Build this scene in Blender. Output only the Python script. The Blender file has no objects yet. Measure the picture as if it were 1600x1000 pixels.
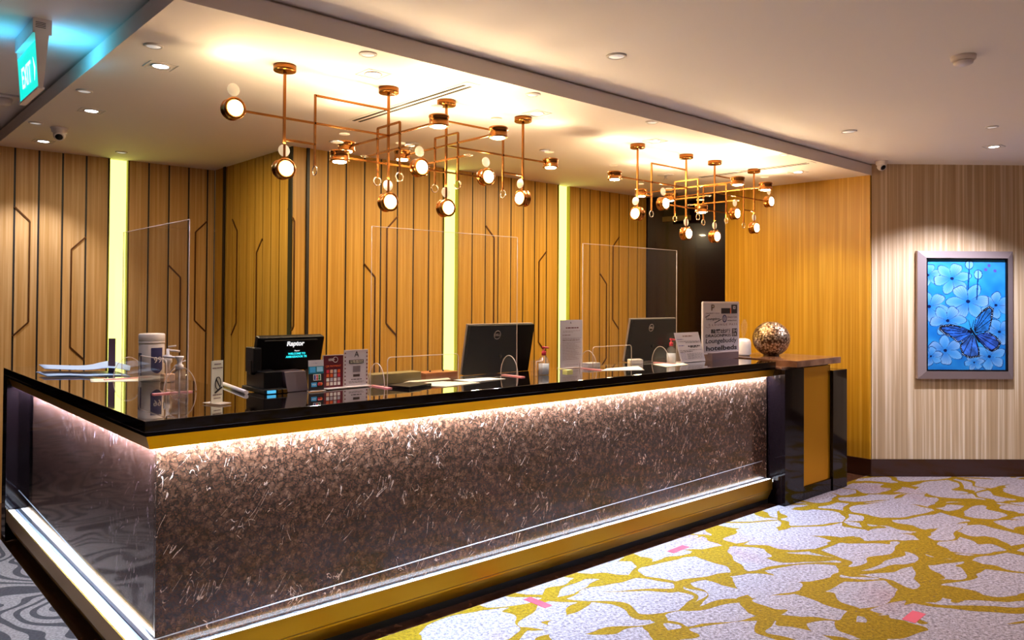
import bpy, bmesh, math, random
import numpy as np
from mathutils import Vector, Matrix
random.seed(7)
SC = bpy.context.scene
COL = SC.collection

# ---------------------------------------------------------------- camera
YAW, PITCH, ROLL, FPX = math.radians(48.07), math.radians(0.79), math.radians(0.36), 1218.3
fw = Vector((math.cos(YAW)*math.cos(PITCH), math.sin(YAW)*math.cos(PITCH), math.sin(PITCH)))
rt = Vector((math.sin(YAW), -math.cos(YAW), 0)); up = rt.cross(fw)
rt2 = rt*math.cos(ROLL) + up*math.sin(ROLL); up2 = -rt*math.sin(ROLL) + up*math.cos(ROLL)
cam = bpy.data.objects.new('camera', bpy.data.cameras.new('camera')); COL.objects.link(cam)
M = Matrix((rt2, up2, -fw)).transposed().to_4x4(); M.translation = (0, 0, 1.5)
cam.matrix_world = M
cam.data.sensor_width = 36; cam.data.lens = FPX*36/1600
cam.data.shift_y = -50/1600; cam.data.clip_start = .05
SC.camera = cam

# ---------------------------------------------------------------- world, exposure
w = bpy.data.worlds.new('world'); SC.world = w; w.use_nodes = True
w.node_tree.nodes['Background'].inputs[0].default_value = (1, .8, .6, 1)
w.node_tree.nodes['Background'].inputs[1].default_value = 0.05
SC.view_settings.view_transform = 'Standard'; SC.view_settings.look = 'None'
SC.view_settings.exposure = 0.58; SC.view_settings.gamma = 1.0
SC.view_settings.use_curve_mapping = False
SC.cycles.max_bounces = 9; SC.cycles.transparent_max_bounces = 16
SC.cycles.sample_clamp_indirect = 6

# light levels, all in one place
E_LAMP = 90.0       # chandelier lamp faces
E_STRIP = 400.0       # LED strips of the counter
P_SPOT = 38.0       # recessed downlights over the counter
P_ROOM = 37.0       # fill downlights added in the unseen lobby
P_WALL = 14.6       # warm lights added to brighten the staff-side walls
P_DISC = 2.2        # up-lights added at the opal discs for the soffit
C_WARM = (1.0, .77, .45)
C_COOL = (.86, .88, 1.0)
C_ICE = (.84, .87, 1.12)
C_ROOM = (1.0, .88, .84)
E_LIME = 2.0
SOF, CEIL = 2.583, 2.68

# ---------------------------------------------------------------- materials
def lin(c):
    return tuple(((v/255)/12.92 if v <= 10 else (((v/255)+.055)/1.055)**2.4) for v in c)
MATS = {}
def newmat(name):
    m = bpy.data.materials.new(name); m.use_nodes = True
    nt = m.node_tree
    return m, nt, nt.nodes['Principled BSDF']
def mat(name, rgb, rough=.5, metal=0., emit=None, es=0., coat=0., spec=None, bump=0., bscale=60., alpha=None, trans=0.):
    if name in MATS: return MATS[name]
    m, nt, p = newmat(name)
    p.inputs['Base Color'].default_value = (*lin(rgb), 1)
    p.inputs['Roughness'].default_value = rough; p.inputs['Metallic'].default_value = metal
    if coat: p.inputs['Coat Weight'].default_value = coat; p.inputs['Coat Roughness'].default_value = .03
    if spec is not None: p.inputs['Specular IOR Level'].default_value = spec
    if trans: p.inputs['Transmission Weight'].default_value = trans
    if emit: p.inputs['Emission Color'].default_value = (*emit, 1); p.inputs['Emission Strength'].default_value = es
    if bump:
        n = nt.nodes.new('ShaderNodeTexNoise'); n.inputs['Scale'].default_value = bscale
        b = nt.nodes.new('ShaderNodeBump'); b.inputs['Strength'].default_value = bump; b.inputs['Distance'].default_value = .002
        tc = nt.nodes.new('ShaderNodeTexCoord'); nt.links.new(tc.outputs['Object'], n.inputs['Vector'])
        nt.links.new(n.outputs['Fac'], b.inputs['Height']); nt.links.new(b.outputs['Normal'], p.inputs['Normal'])
    MATS[name] = m
    return m
def N(nt, typ, **kw):
    n = nt.nodes.new(typ)
    for k, v in kw.items():
        if k in n.inputs: n.inputs[k].default_value = v
        else: setattr(n, k, v)
    return n
def ramp(nt, stops, interp='LINEAR'):
    r = nt.nodes.new('ShaderNodeValToRGB'); r.color_ramp.interpolation = interp
    e = r.color_ramp.elements
    while len(e) < len(stops): e.new(.5)
    for el, (p, c) in zip(e, stops): el.position = p; el.color = (*c, 1)
    return r
def world_vec(nt, scale=(1, 1, 1), rot=(0, 0, 0)):
    g = nt.nodes.new('ShaderNodeNewGeometry')
    mp = nt.nodes.new('ShaderNodeMapping'); mp.inputs['Scale'].default_value = scale; mp.inputs['Rotation'].default_value = rot
    nt.links.new(g.outputs['Position'], mp.inputs['Vector'])
    return mp.outputs['Vector']
def math_n(nt, op, a, b=None, c=None):
    n = nt.nodes.new('ShaderNodeMath'); n.operation = op
    for i, v in enumerate((a, b, c)):
        if v is None: continue
        if isinstance(v, (int, float)): n.inputs[i].default_value = v
        else: nt.links.new(v, n.inputs[i])
    return n.outputs[0]
def mixc(nt, fac, a, b, blend='MIX'):
    n = nt.nodes.new('ShaderNodeMix'); n.data_type = 'RGBA'; n.blend_type = blend
    for i, v in ((0, fac), (6, a), (7, b)):
        if isinstance(v, (int, float)): n.inputs[i].default_value = v
        elif isinstance(v, tuple): n.inputs[i].default_value = (*v, 1) if len(v) == 3 else v
        else: nt.links.new(v, n.inputs[i])
    return n.outputs[2]

def streak_mat(name, ca, cb, cc, sc=(55, 55, .9), rough=.45):
    """silk / veneer wall covering with fine vertical streaks"""
    m, nt, p = newmat(name); L = nt.links
    v = world_vec(nt, sc)
    n = N(nt, 'ShaderNodeTexNoise', Scale=1.0, Detail=3.0, Roughness=.6); L.new(v, n.inputs['Vector'])
    v2 = world_vec(nt, (sc[0]/6, sc[1]/6, .35))
    n2 = N(nt, 'ShaderNodeTexNoise', Scale=1.0, Detail=2.0); L.new(v2, n2.inputs['Vector'])
    r = ramp(nt, [(.32, ca), (.5, cb), (.66, cc)]); L.new(n.outputs['Fac'], r.inputs['Fac'])
    r2 = ramp(nt, [(.3, (.86, .86, .86)), (.7, (1, 1, 1))]); L.new(n2.outputs['Fac'], r2.inputs['Fac'])
    L.new(mixc(nt, 1.0, r.outputs['Color'], r2.outputs['Color'], 'MULTIPLY'), p.inputs['Base Color'])
    p.inputs['Roughness'].default_value = rough
    MATS[name] = m
    return m
streak_mat('veneer', lin((172, 124, 34)), lin((186, 138, 46)), lin((202, 157, 68)))
streak_mat('veneer_white_lit', lin((176, 130, 64)), lin((190, 144, 82)), lin((206, 164, 106)))  # same veneer, paler: white light on the left wall put into its colour
streak_mat('silk_orange', lin((178, 124, 12)), lin((190, 136, 22)), lin((208, 156, 48)), (45, 45, .6), .4)
streak_mat('silk_pale', lin((176, 144, 104)), lin((196, 164, 124)), lin((228, 204, 170)), (42, 42, .5), .4)
mat('gap_black', (14, 6, 4), .5)
mat('inlay', (92, 56, 26), .35, .6)
mat('ceiling_paint', (242, 234, 230), .8, bump=.05, bscale=12)
mat('soffit_paint', (236, 224, 217), .75, bump=.05, bscale=12)
mat('lobby_wall', (92, 70, 52), .6)
mat('baseboard', (52, 24, 14), .22, coat=.4)
mat('black_gloss', (10, 4, 4), .07, coat=.08, spec=.22)
mat('black_stone', (13, 6, 5), .035, coat=1.0)
mat('dark_panel', (20, 5, 4), .15, coat=.3)
mat('gold', (236, 172, 16), .34, 1.0, bump=.02, bscale=200)
mat('gold_base', (168, 120, 24), .34, 1.0, bump=.02, bscale=200)
mat('gold_dull', (120, 84, 22), .34, .8)
mat('brass', (170, 108, 50), .27, 1.0)
mat('brass_dark', (150, 92, 42), .3, 1.0)
mat('pale_metal', (238, 216, 184), .25, .8)
mat('white_metal', (210, 200, 196), .4)
mat('led', (255, 255, 255), .5, emit=(.54, .82, 1.3), es=E_STRIP)
mat('led_soft', (255, 250, 235), .5, emit=(.88, .90, 1.0), es=4.6)
mat('lamp_face', (255, 240, 210), .5, emit=(1.0, .66, .34), es=E_LAMP)
mat('opal', (245, 228, 196), .35, emit=(1, .80, .52), es=.28)
mat('lime', (214, 224, 96), .5, emit=(.70, .78, .17), es=E_LIME)
mat('lime_side', (138, 124, 20), .5)
mat('spot_face', (255, 255, 255), .5, emit=(1, .97, 1), es=14)
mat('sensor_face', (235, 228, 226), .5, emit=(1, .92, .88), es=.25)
mat('white_plastic', (228, 214, 208), .35)
mat('white_paper', (232, 226, 214), .6)
mat('grey_paper', (188, 178, 180), .55)
mat('cream_paper', (224, 216, 190), .6)
mat('black_plastic', (4, 2, 2), .42, spec=.15)
mat('soft_black', (7, 4, 4), .4, spec=.3)
mat('silver', (190, 180, 176), .3, .7)
mat('ink', (24, 14, 16), .6)
mat('ink_brown', (120, 92, 84), .6)
mat('ink_blue', (60, 60, 130), .6)
mat('maroon', (96, 24, 34), .4)
mat('red_plastic', (205, 50, 66), .3)
mat('red_tape', (160, 18, 32), .6)
mat('pink_acrylic', (238, 140, 140), .2)
mat('blue_plastic', (160, 190, 226), .3)
mat('navy', (40, 38, 92), .4)
mat('sky_blue', (64, 160, 214), .5)
mat('teal_screen', (20, 150, 160), .4, emit=(.02, .55, .6), es=1.2)
mat('blue_screen', (60, 170, 220), .4, emit=(.08, .45, .75), es=.6)
mat('white_glow', (255, 255, 255), .4, emit=(1, 1, 1), es=.6)
mat('exit_green', (0, 200, 180), .4, emit=(0.0, .50, .43), es=1.15)
mat('exit_white', (220, 255, 250), .4, emit=(.62, 1, .92), es=1.1)
mat('frame_silver', (150, 132, 128), .38, .35)
mat('brown_wood', (160, 84, 24), .4)
mat('olive_card', (124, 104, 44), .5)
mat('peach', (228, 178, 140), .4)
mat('orange_ink', (226, 96, 40), .5)
mat('clear_liquid', (214, 222, 226), .08, spec=.6)
mat('diffuser_white', (250, 244, 246), .35, emit=(1, .96, 1), es=.12)

def thin_clear(name, tint, gloss=.10, body=.0):
    m, nt, p = newmat(name); L = nt.links
    nt.nodes.remove(p); out = nt.nodes['Material Output']
    tr = N(nt, 'ShaderNodeBsdfTransparent'); tr.inputs[0].default_value = (*tint, 1)
    gl = N(nt, 'ShaderNodeBsdfGlossy'); gl.inputs['Roughness'].default_value = .02
    fr = N(nt, 'ShaderNodeLayerWeight'); fr.inputs[0].default_value = .5
    f = math_n(nt, 'MULTIPLY_ADD', math_n(nt, 'POWER', fr.outputs['Facing'], 4.0), .35, .02 + gloss*.15)
    mx = N(nt, 'ShaderNodeMixShader'); L.new(f, mx.inputs[0]); L.new(tr.outputs[0], mx.inputs[1]); L.new(gl.outputs[0], mx.inputs[2])
    last = mx.outputs[0]
    if body:
        df = N(nt, 'ShaderNodeBsdfDiffuse'); df.inputs[0].default_value = (*tint, 1)
        m2 = N(nt, 'ShaderNodeMixShader'); m2.inputs[0].default_value = body
        L.new(last, m2.inputs[1]); L.new(df.outputs[0], m2.inputs[2]); last = m2.outputs[0]
    L.new(last, out.inputs[0]); MATS[name] = m
    return m
thin_clear('acrylic', (.985, .985, .98), .02, .015)
thin_clear('acrylic_edge', (.95, .86, .80), .3, .42)
thin_clear('pink_clear', (.95, .50, .50), .3, .55)
thin_clear('bottle_clear', (.96, .94, .94), .4, .03)
thin_clear('steam', (.97, .965, .96), .0, .035)

def marble(name, c0, c1, c2, vein, amount, axis=1):
    m, nt, p = newmat(name); L = nt.links
    v = world_vec(nt)
    n1 = N(nt, 'ShaderNodeTexNoise', Scale=34.0, Detail=6.0, Roughness=.8); L.new(v, n1.inputs['Vector'])
    r1 = ramp(nt, [(.34, c0), (.52, c1), (.72, c2)]); L.new(n1.outputs['Fac'], r1.inputs['Fac'])
    nb = N(nt, 'ShaderNodeTexNoise', Scale=1.6, Detail=2.0); L.new(v, nb.inputs['Vector'])
    rb = ramp(nt, [(.3, (.72, .68, .62)), (.7, (1.15, 1.1, 1.05))]); L.new(nb.outputs['Fac'], rb.inputs['Fac'])
    col = mixc(nt, 1.0, r1.outputs['Color'], rb.outputs['Color'], 'MULTIPLY')
    # thin slanting scratches and crackle veins
    for (rot, sc, dens, wd, thr) in (((0, -math.radians(33), 0), (20, 20, 2.2), 1.0, .005, .63), ((0, -math.radians(52), 0), (26, 26, 4.5), 1.0, .006, .66),
                                     ((0, -math.radians(12), 0), (34, 34, 5.0), 1.0, .010, .655), ((0, math.radians(20), 0), (30, 30, 12.0), 1.0, .010, .66)):
        rt_ = (0, rot[1], 0) if axis == 1 else (rot[1], 0, 0)
        vv = world_vec(nt, (1, 1, 1), rt_)
        mp = N(nt, 'ShaderNodeMapping'); mp.inputs['Scale'].default_value = sc; L.new(vv, mp.inputs['Vector'])
        na = N(nt, 'ShaderNodeTexNoise', Scale=dens, Detail=1.5, Roughness=.5, Distortion=.3); L.new(mp.outputs[0], na.inputs['Vector'])
        d = math_n(nt, 'ABSOLUTE', math_n(nt, 'SUBTRACT', na.outputs['Fac'], .5))
        line = math_n(nt, 'LESS_THAN', d, wd)
        mk = N(nt, 'ShaderNodeTexNoise', Scale=11.0, Detail=1.0); L.new(vv, mk.inputs['Vector'])
        mask = math_n(nt, 'GREATER_THAN', mk.outputs['Fac'], thr)
        f = math_n(nt, 'MULTIPLY', math_n(nt, 'MULTIPLY', line, mask), amount)
        col = mixc(nt, f, col, vein)
    vo = N(nt, 'ShaderNodeTexVoronoi', Scale=34.0, feature='DISTANCE_TO_EDGE')
    nd = N(nt, 'ShaderNodeTexNoise', Scale=30.0, Detail=2.0); L.new(v, nd.inputs['Vector'])
    vd = mixc(nt, .06, v, nd.outputs['Color']); L.new(vd, vo.inputs['Vector'])
    cr = math_n(nt, 'MULTIPLY', math_n(nt, 'LESS_THAN', vo.outputs['Distance'], .055), .72)
    col = mixc(nt, cr, col, c0)
    L.new(col, p.inputs['Base Color'])
    p.inputs['Roughness'].default_value = .22; p.inputs['Coat Weight'].default_value = .5; p.inputs['Coat Roughness'].default_value = .04
    MATS[name] = m
    return m
marble('marble_front', lin((34, 16, 8)), lin((74, 46, 30)), lin((124, 90, 68)), lin((198, 162, 138)), .85)
marble('marble_side', lin((54, 28, 20)), lin((84, 52, 40)), lin((112, 78, 66)), lin((190, 160, 158)), .5, 0)
MATS['marble_side'].node_tree.nodes['Principled BSDF'].inputs['Roughness'].default_value = .1
MATS['marble_side'].node_tree.nodes['Principled BSDF'].inputs['Coat Weight'].default_value = .6

def carpet_front():
    m, nt, p = newmat('carpet_front'); L = nt.links
    v = world_vec(nt, (1, 1, 1), (0, 0, math.radians(20)))
    mp = N(nt, 'ShaderNodeMapping'); mp.inputs['Scale'].default_value = (1.25, 2.0, 1); L.new(v, mp.inputs['Vector'])
    warp = N(nt, 'ShaderNodeTexNoise', Scale=1.7, Detail=1.0); L.new(mp.outputs[0], warp.inputs['Vector'])
    vv = N(nt, 'ShaderNodeVectorMath', operation='MULTIPLY_ADD'); L.new(warp.outputs['Color'], vv.inputs[0])
    vv.inputs[1].default_value = (.75, .75, 0); L.new(mp.outputs[0], vv.inputs[2])
    vo = N(nt, 'ShaderNodeTexVoronoi', Scale=1.75, feature='DISTANCE_TO_EDGE'); L.new(vv.outputs[0], vo.inputs['Vector'])
    wn = N(nt, 'ShaderNodeTexNoise', Scale=2.6, Detail=1.5); L.new(v, wn.inputs['Vector'])
    wid = math_n(nt, 'MINIMUM', math_n(nt, 'MULTIPLY_ADD', wn.outputs['Fac'], .62, -.24), .10)
    edge = math_n(nt, 'LESS_THAN', vo.outputs['Distance'], wid)
    fine = N(nt, 'ShaderNodeTexNoise', Scale=260.0, Detail=2.0); L.new(v, fine.inputs['Vector'])
    f2 = N(nt, 'ShaderNodeTexNoise', Scale=60.0, Detail=3.0, Roughness=.8); L.new(v, f2.inputs['Vector'])
    rw = ramp(nt, [(.36, lin((88, 76, 73))), (.52, lin((130, 115, 114))), (.68, lin((160, 146, 145)))]); L.new(f2.outputs['Fac'], rw.inputs['Fac'])
    ry = ramp(nt, [(.34, lin((88, 62, 1))), (.55, lin((116, 86, 1))), (.7, lin((136, 105, 8)))]); L.new(f2.outputs['Fac'], ry.inputs['Fac'])
    pk = N(nt, 'ShaderNodeTexNoise', Scale=1.1, Detail=3.0); L.new(v, pk.inputs['Vector'])
    rp = ramp(nt, [(.58, (1, 1, 1)), (.72, (.95, .74, .70))]); L.new(pk.outputs['Fac'], rp.inputs['Fac'])
    base = mixc(nt, 1.0, rw.outputs['Color'], rp.outputs['Color'], 'MULTIPLY')
    col = mixc(nt, edge, base, ry.outputs['Color'])
    sp = N(nt, 'ShaderNodeTexNoise', Scale=42.0, Detail=0.0); L.new(v, sp.inputs['Vector'])
    col = mixc(nt, math_n(nt, 'MULTIPLY', math_n(nt, 'GREATER_THAN', sp.outputs['Fac'], .80), .7), col, lin((70, 50, 50)))
    L.new(col, p.inputs['Base Color']); p.inputs['Roughness'].default_value = .95
    p.inputs['Specular IOR Level'].default_value = .1
    b = N(nt, 'ShaderNodeBump', Strength=.5, Distance=.004); L.new(fine.outputs['Fac'], b.inputs['Height']); L.new(b.outputs[0], p.inputs['Normal'])
    MATS['carpet_front'] = m
carpet_front()
def carpet_side():
    m, nt, p = newmat('carpet_side'); L = nt.links
    v = world_vec(nt)
    n = N(nt, 'ShaderNodeTexNoise', Scale=1.5, Detail=1.0, Distortion=.5); L.new(v, n.inputs['Vector'])
    fr = math_n(nt, 'FRACT', math_n(nt, 'MULTIPLY', n.outputs['Fac'], 15.0))
    ln = math_n(nt, 'GREATER_THAN', fr, .42)
    f2 = N(nt, 'ShaderNodeTexNoise', Scale=90.0, Detail=3.0); L.new(v, f2.inputs['Vector'])
    ra = ramp(nt, [(.35, lin((30, 20, 15))), (.65, lin((42, 30, 24)))]); L.new(f2.outputs['Fac'], ra.inputs['Fac'])
    rb = ramp(nt, [(.35, lin((70, 54, 44))), (.65, lin((92, 74, 62)))]); L.new(f2.outputs['Fac'], rb.inputs['Fac'])
    L.new(mixc(nt, ln, ra.outputs['Color'], rb.outputs['Color']), p.inputs['Base Color'])
    p.inputs['Roughness'].default_value = .95; p.inputs['Specular IOR Level'].default_value = .1
    MATS['carpet_side'] = m
carpet_side()
def stone_border():
    m, nt, p = newmat('stone_border'); L = nt.links
    v = world_vec(nt)
    n = N(nt, 'ShaderNodeTexNoise', Scale=14.0, Detail=5.0, Distortion=1.5); L.new(v, n.inputs['Vector'])
    r = ramp(nt, [(.3, lin((40, 20, 12))), (.6, lin((84, 50, 30))), (.8, lin((120, 82, 54)))]); L.new(n.outputs['Fac'], r.inputs['Fac'])
    L.new(r.outputs['Color'], p.inputs['Base Color']); p.inputs['Roughness'].default_value = .25
    MATS['stone_border'] = m
stone_border()
def hammered():
    m, nt, p = newmat('hammered_metal'); L = nt.links
    tc = N(nt, 'ShaderNodeTexCoord')
    vo = N(nt, 'ShaderNodeTexVoronoi', Scale=62.0); L.new(tc.outputs['Object'], vo.inputs['Vector'])
    r = ramp(nt, [(.0, lin((232, 214, 190))), (.35, lin((196, 168, 136))), (.7, lin((92, 66, 46)))]); L.new(vo.outputs['Distance'], r.inputs['Fac'])
    L.new(r.outputs['Color'], p.inputs['Base Color'])
    p.inputs['Metallic'].default_value = .85; p.inputs['Roughness'].default_value = .28
    b = N(nt, 'ShaderNodeBump', Strength=.9, Distance=.004); b.invert = True
    L.new(vo.outputs['Distance'], b.inputs['Height']); L.new(b.outputs[0], p.inputs['Normal'])
    MATS['hammered_metal'] = m
hammered()
def capwood():
    m, nt, p = newmat('cap_stone'); L = nt.links
    v = world_vec(nt)
    n = N(nt, 'ShaderNodeTexNoise', Scale=9.0, Detail=4.0); L.new(v, n.inputs['Vector'])
    r = ramp(nt, [(.3, lin((84, 52, 34))), (.7, lin((122, 84, 60)))]); L.new(n.outputs['Fac'], r.inputs['Fac'])
    L.new(r.outputs['Color'], p.inputs['Base Color']); p.inputs['Roughness'].default_value = .16
    MATS['cap_stone'] = m
capwood()

# ---------------------------------------------------------------- mesh helpers
def box(bm, x0, x1, y0, y1, z0, z1, mi=0):
    vs = [bm.verts.new(p) for p in ((x0,y0,z0),(x1,y0,z0),(x1,y1,z0),(x0,y1,z0),(x0,y0,z1),(x1,y0,z1),(x1,y1,z1),(x0,y1,z1))]
    for f in ((0,3,2,1),(4,5,6,7),(0,1,5,4),(1,2,6,5),(2,3,7,6),(3,0,4,7)):
        bm.faces.new([vs[i] for i in f]).material_index = mi
def frame_of(d):
    d = Vector(d).normalized()
    a = Vector((0, 0, 1)) if abs(d.z) < .9 else Vector((1, 0, 0))
    u = d.cross(a).normalized()
    return u, d.cross(u).normalized(), d
def lathe(bm, base, axis, prof, seg=24, mi=0, smooth=True):
    """prof: list of (radius, height along axis)"""
    u, v, d = frame_of(axis); base = Vector(base); rings = []
    for r, h in prof:
        if r < 1e-6: rings.append([bm.verts.new(base + d*h)])
        else: rings.append([bm.verts.new(base + d*h + (u*math.cos(2*math.pi*i/seg) + v*math.sin(2*math.pi*i/seg))*r) for i in range(seg)])
    for a, b in zip(rings, rings[1:]):
        for i in range(seg):
            j = (i+1) % seg
            if len(a) == 1 and len(b) == 1: continue
            if len(a) == 1: q = [a[0], b[j], b[i]]
            elif len(b) == 1: q = [a[i], a[j], b[0]]
            else: q = [a[i], a[j], b[j], b[i]]
            f = bm.faces.new(q); f.material_index = mi; f.smooth = smooth
def cyl(bm, p0, p1, r, seg=16, mi=0, smooth=True):
    p0, p1 = Vector(p0), Vector(p1); h = (p1-p0).length
    lathe(bm, p0, p1-p0, [(0, 0), (r, 0), (r, h), (0, h)], seg, mi, smooth)
def bar(bm, p0, p1, w_=.011, mi=0):
    p0, p1 = Vector(p0), Vector(p1); u, v, d = frame_of(p1-p0); h = w_/2
    a = [bm.verts.new(p0 + u*x + v*y) for x, y in ((-h,-h),(h,-h),(h,h),(-h,h))]
    b = [bm.verts.new(p1 + u*x + v*y) for x, y in ((-h,-h),(h,-h),(h,h),(-h,h))]
    for i in range(4):
        j = (i+1) % 4; bm.faces.new([a[i], a[j], b[j], b[i]]).material_index = mi
    bm.faces.new(a[::-1]).material_index = mi; bm.faces.new(b).material_index = mi
def tube(bm, pts, r, seg=8, mi=0, closed=False):
    pts = [Vector(p) for p in pts]; n = len(pts); rings = []
    for i, p in enumerate(pts):
        if closed: d = pts[(i+1) % n] - pts[i-1]
        else: d = pts[min(i+1, n-1)] - pts[max(i-1, 0)]
        u, v, d = frame_of(d)
        rings.append([bm.verts.new(p + (u*math.cos(2*math.pi*k/seg) + v*math.sin(2*math.pi*k/seg))*r) for k in range(seg)])
    for i in range(n if closed else n-1):
        a, b = rings[i], rings[(i+1) % n]
        for k in range(seg):
            j = (k+1) % seg
            f = bm.faces.new([a[k], a[j], b[j], b[k]]); f.material_index = mi; f.smooth = True
    if not closed:
        bm.faces.new(rings[0][::-1]).material_index = mi; bm.faces.new(rings[-1]).material_index = mi
def prism(bm, poly, d, mi=0, mi_side=None):
    """extrude a planar polygon (3D points) along vector d"""
    d = Vector(d)
    a = [bm.verts.new(Vector(p)) for p in poly]; b = [bm.verts.new(Vector(p)+d) for p in poly]; n = len(a)
    bm.faces.new(a[::-1]).material_index = mi; bm.faces.new(b).material_index = mi
    for i in range(n):
        bm.faces.new([a[i], a[(i+1) % n], b[(i+1) % n], b[i]]).material_index = mi if mi_side is None else mi_side
def BM(): return bmesh.new()
def finish(name, bm, mats, parent=None, origin=None, bevel=0.):
    """link bm (world coordinates) as one mesh object; origin = the thing's base"""
    bmesh.ops.recalc_face_normals(bm, faces=bm.faces)
    if parent is not None: origin = Vector(parent['_o'])
    if origin is None:
        xs = [v.co for v in bm.verts]
        origin = Vector((sum(c.x for c in xs)/len(xs), sum(c.y for c in xs)/len(xs), min(c.z for c in xs)))
    origin = Vector(origin)
    o_world = origin
    if parent is not None and parent.type == 'MESH': pass
    me = bpy.data.meshes.new(name); bm.to_mesh(me); bm.free()
    me.transform(Matrix.Translation(-o_world))
    ob = bpy.data.objects.new(name, me); COL.objects.link(ob)
    if not isinstance(mats, (list, tuple)): mats = [mats]
    for m in mats: me.materials.append(MATS[m])
    ob['_o'] = list(o_world)
    if parent is not None: ob.parent = parent
    else: ob.location = o_world
    if bevel:
        bv = ob.modifiers.new('bevel', 'BEVEL'); bv.width = bevel; bv.segments = 2; bv.limit_method = 'ANGLE'
    return ob
def thing(name, label, cat, loc, group=None):
    o = bpy.data.objects.new(name, None); COL.objects.link(o); o.location = loc
    o.empty_display_size = .05
    o['label'] = label; o['category'] = cat; o['_o'] = list(loc)
    if group: o['group'] = group
    return o
def tag(o, label, cat, group=None):
    o['label'] = label; o['category'] = cat
    if group: o['group'] = group
    return o
def struct(name, bm, mats, **k):
    o = finish(name, bm, mats, **k); o['kind'] = 'structure'; return o
def lettering(name, s, loc, xdir, updir, size, m, parent, align='CENTER', sx=1.0, bold=0., space=1.0):
    cu = bpy.data.curves.new(name, 'FONT'); cu.body = s; cu.size = size; cu.align_x = align; cu.align_y = 'CENTER'
    cu.extrude = .0002; cu.offset = bold; cu.space_character = space; cu.resolution_u = 3
    tmp = bpy.data.objects.new('tmp', cu); COL.objects.link(tmp)
    dg = bpy.context.evaluated_depsgraph_get(); dg.update()
    me = bpy.data.meshes.new_from_object(tmp.evaluated_get(dg))
    bpy.data.objects.remove(tmp); bpy.data.curves.remove(cu)
    x = Vector(xdir).normalized(); u = Vector(updir).normalized(); n = x.cross(u)
    Mx = Matrix((x*sx, u, n)).transposed().to_4x4(); Mx.translation = Vector(loc) - Vector(parent['_o'])
    me.transform(Mx); me.materials.clear(); me.materials.append(MATS[m]); me.name = name
    ob = bpy.data.objects.new(name, me); COL.objects.link(ob); ob.parent = parent; ob['_o'] = list(parent['_o'])
    return ob
def area(name, loc, size, power, color, direction=(0, 0, -1), shape='DISK', spread=None, size_y=None, parent=None):
    l = bpy.data.lights.new(name, 'AREA'); l.shape = shape; l.size = size; l.energy = power; l.color = color
    if size_y: l.size_y = size_y
    if spread: l.spread = spread
    o = bpy.data.objects.new(name, l); COL.objects.link(o)
    o.rotation_euler = Vector(direction).to_track_quat('-Z', 'Y').to_euler()
    if parent is not None: o.parent = parent; o.location = Vector(loc) - Vector(parent['_o'])
    else: o.location = loc
    return o
def spot(name, loc, power, color, angle, blend, parent=None, direction=(0, 0, -1), radius=.03):
    l = bpy.data.lights.new(name, 'SPOT'); l.energy = power; l.color = color; l.spot_size = math.radians(angle)
    l.spot_blend = blend; l.shadow_soft_size = radius
    o = bpy.data.objects.new(name, l); COL.objects.link(o)
    o.rotation_euler = Vector(direction).to_track_quat('-Z', 'Y').to_euler()
    if parent is not None: o.parent = parent; o.location = Vector(loc) - Vector(parent['_o'])
    else: o.location = loc
    return o

# ---------------------------------------------------------------- room shell
WX, WY0, WX0 = 6.76, -4.0, -3.4          # orange wall, back of lobby, left of lobby
bm = BM(); box(bm, WX0, 10, WY0, 2.955, -.1, 0); o = struct('floor', bm, 'carpet_front', origin=(3, 0, 0))
bm = BM(); box(bm, WX0, .885, 2.955, 10.0, -.1, 0); struct('floor_side', bm, 'carpet_side')
bm = BM(); box(bm, WX0, .885, 10.0, 14, -.1, 0); struct('floor_far', bm, 'carpet_front')
bm = BM(); box(bm, .885, 10, 2.955, 6.8, -.1, -.002)
box(bm, .885, 1.0, 2.955, 5.8, -.002, .0); box(bm, .885, 5.29, 2.955, 3.1, -.002, .0)
struct('floor_border', bm, 'stone_border')

def board_wall(name, P0, d, nrm, lines, motifs, zt, gap=.0135, thick=.0045, wood='veneer'):
    """veneer boards with dark joints; lines = joint positions along d; motifs = (line, side, ztop)"""
    P0, d, nrm = Vector(P0), Vector(d), Vector(nrm); bm = BM()
    def slab(u0, u1, z0, z1, o0, o1, mi):
        a = [P0 + d*u + nrm*o for u, o in ((u0, o0), (u1, o0), (u1, o1), (u0, o1))]
        lo = [bm.verts.new((p.x, p.y, z0)) for p in a]; hi = [bm.verts.new((p.x, p.y, z1)) for p in a]
        bm.faces.new(lo[::-1]).material_index = mi; bm.faces.new(hi).material_index = mi
        for i in range(4):
            bm.faces.new([lo[i], lo[(i+1) % 4], hi[(i+1) % 4], hi[i]]).material_index = mi
    for a, b in lines:
        slab(a, b, 0, zt, -.06, 0, 1)
    for a, b in lines:
        slab(a+gap/2, b-gap/2, .0, zt, 0, thick, 0)
    for (u, s, z) in motifs:
        pts = [(u, z), (u+s*.098, z-.10), (u+s*.098, z-.845), (u, z-.945)]
        for (ua, za), (ub, zb) in zip(pts, pts[1:]):
            pa = P0 + d*ua + nrm*(thick+.001); pb = P0 + d*ub + nrm*(thick+.001)
            bar(bm, (pa.x, pa.y, za), (pb.x, pb.y, zb), .011, 2)
    return struct(name, bm, [wood, 'gap_black', 'inlay'], origin=(P0.x, P0.y, 0))
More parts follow.
